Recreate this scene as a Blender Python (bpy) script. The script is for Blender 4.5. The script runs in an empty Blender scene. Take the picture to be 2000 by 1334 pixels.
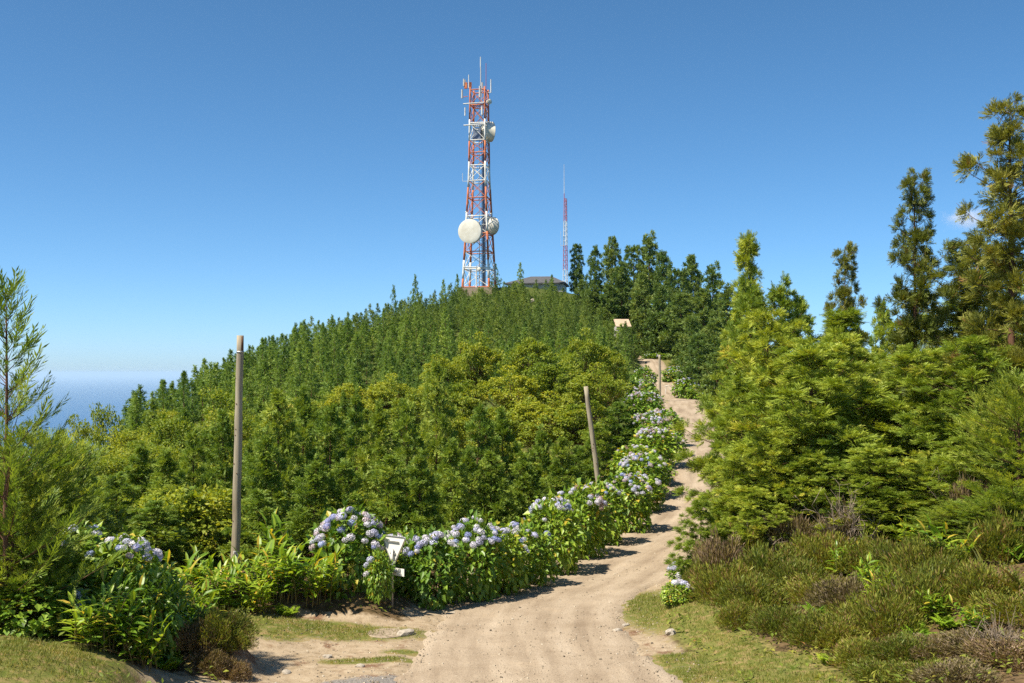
import bpy, math
import numpy as np
from mathutils import Vector, Matrix, Euler

# ------------------------------------------------------------------ camera, sky, sun, exposure
F = 2222.0      # focal length in photo pixels (2000 wide) ; 40 mm on 36 mm
HZ = 728.0      # eye level row in the photo
S = bpy.context.scene
COL = S.collection
cam = bpy.data.cameras.new('camera')
cam.lens = 40.0; cam.sensor_width = 36.0; cam.shift_y = 0.0305
cam.clip_start = 0.1; cam.clip_end = 900000.0
camo = bpy.data.objects.new('camera', cam); COL.objects.link(camo)
camo.location = (0, 0, 0); camo.rotation_euler = (math.radians(90), 0, 0)
S.camera = camo

SUN_AZ = math.radians(-119.0)    # clockwise from +Y (view direction): left and behind
SUN_EL = math.radians(56.0)
world = bpy.data.worlds.new('World'); S.world = world; world.use_nodes = True
wn = world.node_tree
bg = wn.nodes['Background']
sky = wn.nodes.new('ShaderNodeTexSky'); sky.sky_type = 'NISHITA'; sky.sun_disc = False
sky.sun_elevation = SUN_EL; sky.sun_rotation = SUN_AZ
sky.altitude = 0.0; sky.air_density = 0.5; sky.dust_density = 0.45; sky.ozone_density = 6.0
hsv = wn.nodes.new('ShaderNodeHueSaturation'); hsv.inputs['Saturation'].default_value = 1.1; hsv.inputs['Hue'].default_value = 0.488
wn.links.new(sky.outputs[0], hsv.inputs['Color'])
wn.links.new(hsv.outputs[0], bg.inputs['Color']); bg.inputs['Strength'].default_value = 0.106
sl = bpy.data.lights.new('sun', 'SUN'); sl.energy = 5.0; sl.angle = math.radians(0.55); sl.color = (1.0, 0.91, 0.76)
so = bpy.data.objects.new('sun', sl); COL.objects.link(so)
sd = Vector((math.sin(SUN_AZ) * math.cos(SUN_EL), math.cos(SUN_AZ) * math.cos(SUN_EL), math.sin(SUN_EL)))
so.rotation_euler = sd.to_track_quat('Z', 'Y').to_euler(); so.location = (-30, -20, 60)
S.view_settings.view_transform = 'Standard'; S.view_settings.look = 'None'
S.view_settings.exposure = 0.78; S.view_settings.gamma = 1.0; S.view_settings.use_curve_mapping = False
S.render.engine = 'CYCLES'
S.cycles.use_denoising = False
S.cycles.max_bounces = 8; S.cycles.diffuse_bounces = 3; S.cycles.transmission_bounces = 4; S.cycles.volume_bounces = 1
S.cycles.sample_clamp_indirect = 6.0

# ------------------------------------------------------------------ helpers
def P(px, py, Y):
    return Vector(((px - 1000) / F * Y, Y, (HZ - py) / F * Y))
def PX(px, Y):
    return (px - 1000) / F * Y
def nrm(a):
    return a / np.maximum(np.linalg.norm(a, axis=-1, keepdims=True), 1e-9)
def sm(e0, e1, x):
    t = np.clip((x - e0) / (e1 - e0), 0, 1); return t * t * (3 - 2 * t)
_r = np.random.default_rng(5)
_K = [(_r.normal(size=2), _r.uniform(0, 6.28)) for _ in range(40)]
def noise(x, y, sc=1.0, o=0, n=7):
    v = 0
    for i in range(n):
        k, p = _K[(o * 7 + i) % 40]
        f = (0.7 + 0.35 * i) / sc
        v = v + np.sin(k[0] * f * x * 2.2 + k[1] * f * y * 2.2 + p + 1.3 * np.sin(k[1] * f * x - k[0] * f * y + p * 2)) / (1 + .35 * i)
    return v / 3.0
def link(o, parent=None):
    COL.objects.link(o)
    if parent is not None: o.parent = parent
    return o
def add(name, mesh, parent=None, loc=None, rot=None, scale=None):
    o = bpy.data.objects.new(name, mesh)
    if loc is not None: o.location = loc
    if rot is not None: o.rotation_euler = rot
    if scale is not None: o.scale = scale
    return link(o, parent)
def tag(o, label=None, cat=None, group=None, kind=None):
    if label: o['label'] = label
    if cat: o['category'] = cat
    if group: o['group'] = group
    if kind: o['kind'] = kind
    return o
def root(name, loc, label, cat, group=None, rz=0.0):
    e = bpy.data.objects.new(name, None); e.location = loc; e.rotation_euler = (0, 0, rz)
    e.empty_display_size = 0.2; link(e)
    return tag(e, label, cat, group)
def quad_mesh(name, V, mats, v=None, smooth=False, mi=None):
    """V: (nquads,4,3) loose quads; v: (nquads,) colour variation attribute"""
    V = np.asarray(V, dtype=np.float32).reshape(-1, 4, 3)
    n = len(V); me = bpy.data.meshes.new(name)
    me.vertices.add(n * 4); me.vertices.foreach_set('co', V.ravel())
    me.loops.add(n * 4); me.loops.foreach_set('vertex_index', np.arange(n * 4, dtype=np.int32))
    me.polygons.add(n); me.polygons.foreach_set('loop_start', np.arange(0, n * 4, 4, dtype=np.int32))
    me.update(calc_edges=True)
    for m in (mats if isinstance(mats, (list, tuple)) else [mats]): me.materials.append(m)
    if mi is not None: me.polygons.foreach_set('material_index', np.asarray(mi, dtype=np.int32))
    if v is not None:
        a = me.attributes.new('v', 'FLOAT', 'FACE'); a.data.foreach_set('value', np.asarray(v, dtype=np.float32))
    return me
class Geo:
    def __init__(s): s.V = []; s.Q = []; s.M = []; s.n = 0
    def add(s, V, Q, m=0):
        V = np.asarray(V, float).reshape(-1, 3)
        s.V.append(V); s.Q += [tuple(int(i) + s.n for i in q) for q in Q]; s.M += [m] * len(Q); s.n += len(V)
    def tube(s, pts, rad, n=6, m=0, cap=True):
        pts = np.asarray(pts, float); k = len(pts); rad = np.broadcast_to(np.asarray(rad, float), (k,))
        t = nrm(np.gradient(pts, axis=0)); ref = np.array([0.0, 0, 1]) if abs(t[0][2]) < .9 else np.array([1.0, 0, 0])
        a = nrm(np.cross(t, ref)); b = np.cross(t, a)
        th = np.arange(n) / n * 2 * math.pi
        V = pts[:, None] + rad[:, None, None] * (a[:, None] * np.cos(th)[None, :, None] + b[:, None] * np.sin(th)[None, :, None])
        Q = [(i * n + j, i * n + (j + 1) % n, (i + 1) * n + (j + 1) % n, (i + 1) * n + j) for i in range(k - 1) for j in range(n)]
        if cap: Q += [tuple(range(n))[::-1], tuple((k - 1) * n + j for j in range(n))]
        s.add(V, Q, m)
    def box(s, c, d, m=0, R=None):
        c = np.asarray(c, float); d = np.asarray(d, float) / 2
        V = np.array([[x, y, z] for x in (-1, 1) for y in (-1, 1) for z in (-1, 1)], float) * d
        if R is not None: V = V @ np.asarray(R).T
        s.add(V + c, [(0, 1, 3, 2), (4, 6, 7, 5), (0, 4, 5, 1), (2, 3, 7, 6), (0, 2, 6, 4), (1, 5, 7, 3)], m)
    def lathe(s, prof, n=24, m=0):
        k = len(prof); th = np.arange(n) / n * 2 * math.pi
        V = np.array([[r * math.cos(a), r * math.sin(a), z] for r, z in prof for a in th])
        Q = [(i * n + j, i * n + (j + 1) % n, (i + 1) * n + (j + 1) % n, (i + 1) * n + j) for i in range(k - 1) for j in range(n)]
        s.add(V, Q, m)
    def mesh(s, name, mats, smooth=False):
        me = bpy.data.meshes.new(name); me.from_pydata(np.concatenate(s.V).tolist(), [], s.Q)
        for m in (mats if isinstance(mats, (list, tuple)) else [mats]): me.materials.append(m)
        me.polygons.foreach_set('material_index', np.array(s.M, dtype=np.int32))
        if smooth: me.polygons.foreach_set('use_smooth', np.ones(len(s.Q), dtype=bool))
        me.update(); return me

# ------------------------------------------------------------------ materials
def new_mat(name):
    m = bpy.data.materials.new(name); m.use_nodes = True
    nt = m.node_tree; b = nt.nodes['Principled BSDF']; return m, nt, b
def N(nt, t, **kw):
    n = nt.nodes.new(t)
    for k, v in kw.items(): setattr(n, k, v)
    return n
def ramp(nt, stops, interp='LINEAR'):
    r = N(nt, 'ShaderNodeValToRGB'); cr = r.color_ramp; cr.interpolation = interp
    while len(cr.elements) < len(stops): cr.elements.new(0.5)
    for e, (p, c) in zip(cr.elements, stops): e.position = p; e.color = (c[0], c[1], c[2], 1)
    return r
def foliage(name, stops, trans=0.28, rough=0.55, spec=0.35, vary=0.35, gain=1.0):
    stops = [(p_, tuple(min(.9, x_ * gain * (k_ if c_[1] > 2.2 * c_[2] else 1)) for x_, k_ in zip(c_, (1.08, 1.0, .8)))) for p_, c_ in stops]
    m, nt, b = new_mat(name)
    at = N(nt, 'ShaderNodeAttribute', attribute_name='v')
    rp = ramp(nt, stops); nt.links.new(at.outputs['Fac'], rp.inputs[0])
    oi = N(nt, 'ShaderNodeObjectInfo')
    mr = N(nt, 'ShaderNodeMapRange'); nt.links.new(oi.outputs['Random'], mr.inputs[0])
    mr.inputs[3].default_value = 1 - vary / 2; mr.inputs[4].default_value = 1 + vary / 2
    mr2 = N(nt, 'ShaderNodeMapRange'); nt.links.new(oi.outputs['Random'], mr2.inputs[0])
    mr2.inputs[3].default_value = 0.515; mr2.inputs[4].default_value = 0.487
    hs = N(nt, 'ShaderNodeHueSaturation'); nt.links.new(rp.outputs[0], hs.inputs['Color']); nt.links.new(mr.outputs[0], hs.inputs['Value'])
    nt.links.new(mr2.outputs[0], hs.inputs['Hue'])
    nt.links.new(hs.outputs[0], b.inputs['Base Color'])
    b.inputs['Roughness'].default_value = rough; b.inputs['Specular IOR Level'].default_value = spec
    tr = N(nt, 'ShaderNodeBsdfTranslucent')
    mx = N(nt, 'ShaderNodeMix', data_type='RGBA', blend_type='MULTIPLY'); mx.inputs[0].default_value = 1
    nt.links.new(hs.outputs[0], mx.inputs[6]); mx.inputs[7].default_value = (1.35, 1.25, 0.55, 1)
    nt.links.new(mx.outputs[2], tr.inputs['Color'])
    ms = N(nt, 'ShaderNodeMixShader'); ms.inputs[0].default_value = trans
    nt.links.new(b.outputs[0], ms.inputs[1]); nt.links.new(tr.outputs[0], ms.inputs[2])
    nt.links.new(ms.outputs[0], nt.nodes['Material Output'].inputs['Surface'])
    return m
def noisy(name, c1, c2, scale=8.0, rough=0.8, bump=0.0, detail=5, metal=0.0, spec=0.3, stretch=None, c3=None):
    m, nt, b = new_mat(name)
    tc = N(nt, 'ShaderNodeTexCoord'); mp = N(nt, 'ShaderNodeMapping')
    nt.links.new(tc.outputs['Object'], mp.inputs[0])
    if stretch: mp.inputs['Scale'].default_value = stretch
    no = N(nt, 'ShaderNodeTexNoise'); no.inputs['Scale'].default_value = scale; no.inputs['Detail'].default_value = detail
    nt.links.new(mp.outputs[0], no.inputs['Vector'])
    st = [(0.3, c1), (0.7, c2)] if c3 is None else [(0.3, c1), (0.55, c2), (0.7, c3)]
    rp = ramp(nt, st); nt.links.new(no.outputs[0], rp.inputs[0]); nt.links.new(rp.outputs[0], b.inputs['Base Color'])
    b.inputs['Roughness'].default_value = rough; b.inputs['Metallic'].default_value = metal; b.inputs['Specular IOR Level'].default_value = spec
    if bump:
        bp = N(nt, 'ShaderNodeBump'); bp.inputs['Strength'].default_value = bump; bp.inputs['Distance'].default_value = 0.02
        nt.links.new(no.outputs[0], bp.inputs['Height']); nt.links.new(bp.outputs[0], b.inputs['Normal'])
    return m

M = {}
M['cedar'] = foliage('cedar_foliage', [(0.0, (0.060, 0.095, 0.012)), (0.45, (0.105, 0.150, 0.018)), (0.8, (0.165, 0.200, 0.028)), (0.93, (0.20, 0.19, 0.03)), (1.0, (0.17, 0.11, 0.03))], gain=2.2)
M['cedar_bronze'] = foliage('bronze_cedar_foliage', [(0.0, (0.055, 0.075, 0.014)), (0.45, (0.095, 0.115, 0.02)), (0.8, (0.135, 0.15, 0.03)), (0.93, (0.15, 0.13, 0.03)), (1.0, (0.12, 0.08, 0.03))], gain=1.65)
M['cedar_fresh'] = foliage('fresh_cedar_foliage', [(0.0, (0.07, 0.12, 0.02)), (0.5, (0.13, 0.20, 0.03)), (1.0, (0.24, 0.30, 0.06))], trans=0.4, gain=1.4)
M['cedar_mid'] = foliage('young_cedar_foliage', [(0.0, (0.045, 0.085, 0.014)), (0.5, (0.085, 0.135, 0.02)), (0.9, (0.15, 0.19, 0.03)), (1.0, (0.16, 0.11, 0.03))], gain=2.15)
M['cedar_hill'] = foliage('hill_cedar_foliage', [(0.0, (0.045, 0.085, 0.02)), (0.5, (0.075, 0.125, 0.025)), (1.0, (0.12, 0.165, 0.035))], vary=0.55, gain=2.3)
M['cedar_mass'] = foliage('upper_hill_cedar_foliage', [(0.0, (0.045, 0.085, 0.02)), (0.5, (0.075, 0.125, 0.025)), (1.0, (0.12, 0.165, 0.035))], vary=0.0, gain=2.0)
M['cedar_old'] = foliage('old_cedar_foliage', [(0.0, (0.030, 0.060, 0.018)), (0.5, (0.052, 0.085, 0.022)), (1.0, (0.085, 0.11, 0.03))], vary=0.35, gain=2.6)
M['broad'] = foliage('broad_leaf', [(0.0, (0.075, 0.125, 0.012)), (0.5, (0.135, 0.180, 0.018)), (0.92, (0.21, 0.23, 0.025)), (1.0, (0.26, 0.22, 0.03))], trans=0.4, gain=1.7)
M['hydr_leaf'] = foliage('hydrangea_leaf', [(0.0, (0.045, 0.095, 0.010)), (0.5, (0.085, 0.155, 0.015)), (0.9, (0.15, 0.22, 0.025)), (1.0, (0.24, 0.21, 0.03))], spec=0.5, rough=0.45, gain=1.9)
M['ginger'] = foliage('ginger_leaf', [(0.0, (0.07, 0.14, 0.012)), (0.6, (0.14, 0.23, 0.02)), (0.85, (0.24, 0.28, 0.03)), (1.0, (0.33, 0.26, 0.04))], trans=0.4, spec=0.5, rough=0.4, gain=1.75)
M['flax'] = foliage('flax_blade', [(0.0, (0.07, 0.11, 0.02)), (0.6, (0.16, 0.18, 0.04)), (1.0, (0.30, 0.18, 0.06))], trans=0.25, spec=0.5, rough=0.45)
M['heather'] = foliage('heather_twig', [(0.0, (0.045, 0.075, 0.014)), (0.45, (0.10, 0.135, 0.02)), (0.85, (0.17, 0.195, 0.03)), (1.0, (0.15, 0.11, 0.045))], trans=0.3, gain=1.3)
M['heather_brown'] = foliage('brown_heather_twig', [(0.0, (0.07, 0.05, 0.028)), (0.5, (0.115, 0.08, 0.045)), (0.8, (0.12, 0.11, 0.03)), (1.0, (0.19, 0.14, 0.09))], trans=0.2, gain=1.5)
M['grass'] = foliage('grass_blade', [(0.0, (0.10, 0.15, 0.022)), (0.45, (0.17, 0.21, 0.04)), (0.75, (0.30, 0.27, 0.08)), (1.0, (0.42, 0.33, 0.14))], trans=0.3)
M['under'] = foliage('undergrowth_leaf', [(0.0, (0.05, 0.085, 0.012)), (0.5, (0.10, 0.14, 0.02)), (0.85, (0.17, 0.18, 0.03)), (1.0, (0.17, 0.10, 0.04))], gain=1.6)
M['bark'] = noisy('cedar_bark', (0.09, 0.045, 0.025), (0.17, 0.09, 0.05), 14, 0.9, 0.4, stretch=(1, 1, 0.15))
M['twig'] = noisy('dead_twig', (0.16, 0.12, 0.085), (0.30, 0.24, 0.18), 20, 0.9)
M['stem'] = noisy('green_stem', (0.11, 0.12, 0.03), (0.20, 0.13, 0.04), 6, 0.6)
for nm, c in (('blue', (0.33, 0.38, 0.66)), ('lavender', (0.52, 0.52, 0.70)), ('pale', (0.66, 0.63, 0.70)), ('pink', (0.58, 0.46, 0.50)), ('faded', (0.30, 0.20, 0.15))):
    a = tuple(x * 0.78 for x in c); d = tuple(min(0.9, x * 1.18 + .04) for x in c)
    M['fl_' + nm] = foliage('petals_' + nm, [(0.0, a), (0.5, c), (1.0, d)], trans=0.18, rough=0.7, spec=0.2, vary=0.2)
    # petals keep their own hue through the thin petal
    for n in M['fl_' + nm].node_tree.nodes:
        if n.type == 'MIX' : n.inputs[7].default_value = (1.1, 1.1, 1.1, 1)

# ------------------------------------------------------------------ terrain
GP = [  # photo column, metres ahead, ground height relative to the eye
    (1000, 20, -5.45), (500, 20.2, -5.5), (1400, 19.8, -5.42), (1000, 23.5, -5.52), (700, 23.6, -5.55), (766, 26, -5.45), (960, 30, -5.7),
    (1200, 30.5, -5.75), (1150, 35.2, -5.95), (1185, 41.5, -6.16), (1300, 44, -6.15), (1265, 46.6, -5.75), (1345, 50, -5.25), (1345, 62, -4.24),
    (1345, 80, -3.67), (1335, 108, -2.5), (1290, 140, -.76), (1262, 165, 1.2), (462, 27.5, -5.2),
    (600, 38, -6.8), (300, 40, -7), (0, 40, -6.5), (100, 60, -6.8), (-300, 40, -6), (300, 70, -6.6), (600, 60, -7), (900, 45, -6.8),
    (900, 70, -5.6), (1150, 70, -4.8), (1150, 100, -2.6), (700, 100, -4.4),
    (280, 92, -5.0), (250, 97, -5.6), (400, 117, -2.8), (540, 137, 1.0), (700, 152, 4.1), (880, 172, 8.2), (960, 178, 9.4), (1050, 180, 9.6), (935, 192, 14.2), (1080, 197, 14.6), (1180, 168, 5.4),
    (450, 100, -3.9), (700, 120, -1.8), (900, 130, 0.0), (1050, 135, 0.8), (1150, 140, 1.8), (1050, 165, 6.4),
    (1250, 172, 3.4), (1300, 188, 8), (1400, 160, 3.6), (1400, 190, 6),
    (400, 160, -9), (700, 205, -1), (250, 130, -15), (0, 80, -12), (0, 110, -22), (-300, 100, -28), (-200, 70, -13), (935, 235, 8), (1250, 235, 4),
    (1500, 24, -5.1), (1700, 27.5, -4.15), (1950, 22.5, -3.95), (1990, 17, -4.6), (1600, 34, -4.2), (1800, 34, -3.7), (1500, 45, -4.8), (1700, 50, -4.5),
    (2000, 40, -3.6), (1600, 80, -5), (1900, 80, -6), (1700, 130, -7), (2200, 60, -5), (1600, 20.5, -5.18), (1750, 19.5, -5.0),
    (100, 18, -4.63), (0, 18, -4.55), (230, 18.6, -4.87), (340, 19.5, -5.28), (430, 20.8, -5.5), (200, 22, -4.67), (0, 23, -4.7), (-200, 20, -4.2)]
GX = [((p - 1000) / F * y, y, z) for p, y, z in GP] + [(0, 10, -4.0), (-6, 10, -3.6), (6, 10, -3.6), (0, 5, -2.7), (0, 0, -1.75), (-8, 0, -1.7), (8, 0, -1.7), (-20, -10, -1.5), (20, -10, -1.5), (0, -18, -1.4)]
GX = np.array(GX, float)
def _phi(r2): return 0.5 * r2 * np.log(np.maximum(r2, 1e-9))
_n = len(GX)
_A = np.zeros((_n + 3, _n + 3))
_d2 = ((GX[:, None, :2] - GX[None, :, :2]) ** 2).sum(-1)
_A[:_n, :_n] = _phi(_d2) + np.eye(_n) * 6.0
_A[:_n, _n] = 1; _A[:_n, _n + 1:] = GX[:, :2]; _A[_n, :_n] = 1; _A[_n + 1:, :_n] = GX[:, :2].T
_w = np.linalg.solve(_A, np.concatenate([GX[:, 2], [0, 0, 0]]))
def tps(x, y):
    x = np.asarray(x, float); y = np.asarray(y, float); sh = x.shape
    xf, yf = x.ravel(), y.ravel()
    xc = np.clip(xf, -62, 62); yc = np.clip(yf, -18, 235)
    out = np.empty(len(xf))
    for i in range(0, len(xf), 20000):
        a, b = xc[i:i + 20000], yc[i:i + 20000]
        r2 = (a[:, None] - GX[None, :, 0]) ** 2 + (b[:, None] - GX[None, :, 1]) ** 2
        out[i:i + 20000] = _phi(r2) @ _w[:_n] + _w[_n] + a * _w[_n + 1] + b * _w[_n + 2]
    d = np.sqrt((xf - xc) ** 2 + (yf - yc) ** 2)
    return (out - 0.42 * d).reshape(sh)
# road centre line: X, Y, half width
RC = np.array([(0.6, 9, 3.6), (0.5, 14, 3.4), (0.5, 18, 3.0), (0.45, 21, 2.55), (0.3, 24, 2.35), (0.45, 27, 2.2), (1.35, 30.5, 2.2), (2.9, 34, 2.3), (4.6, 38, 2.25),
               (6.3, 42, 2.2), (7.9, 46.6, 2.1), (9.2, 51.4, 2.0), (10.0, 57, 1.95), (10.6, 63, 1.95), (11.4, 71, 1.9), (12.6, 80, 1.85), (14.2, 94, 1.8),
               (15.9, 108, 1.75), (17.2, 124, 1.5), (18.0, 140, 1.2), (18.6, 153, .95), (18.6, 166, .8), (17.0, 176, .8), (14.0, 183, .8)])
_t = np.concatenate([[0], np.cumsum(np.hypot(np.diff(RC[:, 0]), np.diff(RC[:, 1])))])
_ts = np.linspace(0, _t[-1], 900)
RS = np.stack([np.interp(_ts, _t, RC[:, k]) for k in range(3)], 1)
_ker = np.hanning(31); _ker /= _ker.sum()
for k in range(3):
    pad = np.concatenate([np.full(15, RS[0, k]), RS[:, k], np.full(15, RS[-1, k])]); RS[:, k] = np.convolve(pad, _ker, 'valid')
RT = nrm(np.gradient(RS[:, :2], axis=0)); RN = np.stack([RT[:, 1], -RT[:, 0]], 1)     # RN points right
RZ = tps(RS[:, 0], RS[:, 1])
_ker2 = np.hanning(61); _ker2 /= _ker2.sum()
RZ = np.convolve(np.concatenate([np.full(30, RZ[0]), RZ, np.full(30, RZ[-1])]), _ker2, 'valid')
def road_at(x, y):
    """signed distance (right positive), index of nearest centre line point"""
    x = np.asarray(x, float).ravel(); y = np.asarray(y, float).ravel()
    sdv = np.full(len(x), 99.0); idx = np.zeros(len(x), int)
    near = np.where((np.abs(x) < 45) & (y > 0) & (y < 200))[0]
    for i in range(0, len(near), 8000):
        k = near[i:i + 8000]
        d2 = (x[k, None] - RS[None, :, 0]) ** 2 + (y[k, None] - RS[None, :, 1]) ** 2
        j = d2.argmin(1); idx[k] = j
        s = (x[k] - RS[j, 0]) * RN[j, 0] + (y[k] - RS[j, 1]) * RN[j, 1]
        sdv[k] = np.where(s >= 0, 1, -1) * np.sqrt(d2[np.arange(len(k)), j])
    return sdv, idx
def bump(x, y, cx, cy, rx, ry, h, p=2):
    q = ((x - cx) / rx) ** 2 + ((y - cy) / ry) ** 2
    return h * np.exp(-q ** (p / 2))
def height(x, y, full=False):
    x = np.asarray(x, float); y = np.asarray(y, float); sh = x.shape
    z = tps(x, y).ravel(); xf = x.ravel(); yf = y.ravel()
    z = z + 0.05 * noise(xf, yf, 1.6, 1) * sm(6, 14, yf) + 0.3 * noise(xf, yf, 9, 2) * sm(55, 90, yf)
    # earth bank with the big hydrangea and the sign, heather mound, and eroded lip at lower left
    wv = 0.28 * noise(xf, yf, 1.0, 2)
    z = z + 0.42 * sm(25.0, 26.2, yf + wv) * (1 - sm(-2.75, -1.95, xf + wv)) * sm(-8.5, -6.2, xf) * (1 - sm(28.5, 32, yf))
    z = z + bump(xf, yf, PX(418, 20.6), 21.0, 0.62 + .1 * wv, 0.62, 0.62, 3) * (1 + .6 * wv)
    z = z + bump(xf, yf, PX(80, 18.2), 18.5, 1.3, 1.6, 0.22, 4) - bump(xf, yf, PX(320, 18.6), 18.4, 0.55, 0.9, 0.25, 4)
    z = z + bump(xf, yf, PX(1290, 25.5), 26.0, 0.9, 2.4, 0.18, 3)
    s, j = road_at(xf, yf); d = np.abs(s); hw = RS[j, 2]; zr = RZ[j]
    wob = 0.22 * noise(xf, yf, 1.1, 3)
    k = 1 - sm(hw + 0.1, hw + 1.7, d)
    z = z * (1 - k) + (zr + 0.015 * noise(xf, yf, .8, 4)) * k
    left = np.where(s < 0, 1, 0) * sm(27.5, 30, yf) * (1 - sm(120, 150, yf))
    z = z + left * 0.42 * np.exp(-((d - hw - 1.25) / 0.75) ** 2)
    z = z - 0.07 * (1 - sm(hw - 0.45, hw + 0.15, d + wob)) * (d < 50)
    z = z.reshape(sh)
    return (z, s.reshape(sh), hw.reshape(sh)) if full else z
def H1(x, y): return float(height(np.array([x]), np.array([y]))[0])
def G(px, Y):
    x = PX(px, Y); return Vector((x, Y, H1(x, Y)))

def lines(a, b, step, far, grow):
    L = list(np.arange(a, b, step)); s = step; v = L[-1]; up = []
    while v < far[1]: s = min(s * grow, 60); v += s; up.append(v)
    s = step; v = L[0]; dn = []
    while v > far[0]: s = min(s * grow, 60); v -= s; dn.append(v)
    return np.array(dn[::-1] + L + up)
gx = lines(-11, 12, 0.13, (-1700, 1700), 1.09); gy = lines(15, 46, 0.14, (-1500, 1900), 1.055)
XX, YY = np.meshgrid(gx, gy)
ZZ, SDV, HWV = height(XX, YY, True)
me = bpy.data.meshes.new('ground')
nx, ny = len(gx), len(gy)
me.vertices.add(nx * ny); me.vertices.foreach_set('co', np.stack([XX, YY, ZZ], -1).astype(np.float32).ravel())
ii = (np.arange(ny - 1)[:, None] * nx + np.arange(nx - 1)[None]).ravel()
Qd = np.stack([ii, ii + 1, ii + nx + 1, ii + nx], 1).astype(np.int32)
me.loops.add(len(Qd) * 4); me.loops.foreach_set('vertex_index', Qd.ravel())
me.polygons.add(len(Qd)); me.polygons.foreach_set('loop_start', np.arange(0, len(Qd) * 4, 4, dtype=np.int32))
me.update(calc_edges=True); me.polygons.foreach_set('use_smooth', np.ones(len(Qd), dtype=bool))
def ground_masks(x, y, s, hw):
    """grass, bare beige dirt, grey gravel, dark forest soil weights"""
    d = np.abs(s) - hw
    def blob(px, py, Y, rx, ry): 
        c = P(px, py, Y); return np.exp(-(((x - c.x) / rx) ** 2 + ((y - c.y) / ry) ** 2))
    nearj = (1 - sm(27, 29, y))
    grass = np.exp(-((d - 1.3) / 0.9) ** 2) * .8 * (s > 0)
    grass = np.maximum(grass, 1.1 * blob(1290, 1160, 27, 1.15, 3.2))
    grass = np.maximum(grass, 1.0 * blob(1420, 1290, 20.6, 2.2, 1.0)); grass = np.maximum(grass, blob(1330, 1255, 21.8, .9, .6))
    grass = np.maximum(grass, 1.0 * blob(1560, 1325, 19.3, 1.6, .8))
    grass = np.maximum(grass, 1.05 * blob(640, 1240, 24.2, 2.4, 0.8)); grass = np.maximum(grass, .8 * blob(540, 1255, 23.4, .7, .6))
    grass = np.maximum(grass, 0.9 * blob(730, 1290, 21.9, 1.3, .3)); grass = np.maximum(grass, .8 * blob(480, 1240, 23.8, .9, .7)); grass = np.maximum(grass, .75 * blob(800, 1270, 22.6, .8, .3))
    grass = np.maximum(grass, 1.2 * blob(80, 1300, 17.8, 1.6, 1.5)); grass = np.maximum(grass, .7 * blob(1250, 1010, 44.5, 1, 2))
    dirt = np.maximum((1 - sm(0.15, 0.9, d)), .9 * nearj * sm(PX(440, 22), PX(520, 22), x) * (1 - sm(-0.5, 1.2, x)))
    dirt = np.maximum(dirt, (1 - sm(15, 17, y)) * (np.abs(x) < 9))
    dirt = np.maximum(dirt, blob(330, 1320, 18.8, 0.8, 1.2))
    dirt = dirt * (1 - .75 * sm(25.0, 25.6, y) * (1 - sm(-2.6, -2.0, x)))
    grey = 1.1 * blob(760, 1345, 19.9, 1.9, 0.75)
    return np.clip(grass, 0, 1), np.clip(dirt, 0, 1), np.clip(grey, 0, 1)
mg, md, mk = ground_masks(XX, YY, SDV, HWV)
a = me.color_attributes.new('mask', 'FLOAT_COLOR', 'POINT')
a.data.foreach_set('color', np.stack([mg, md, mk, np.ones_like(mg)], -1).astype(np.float32).ravel())

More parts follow.
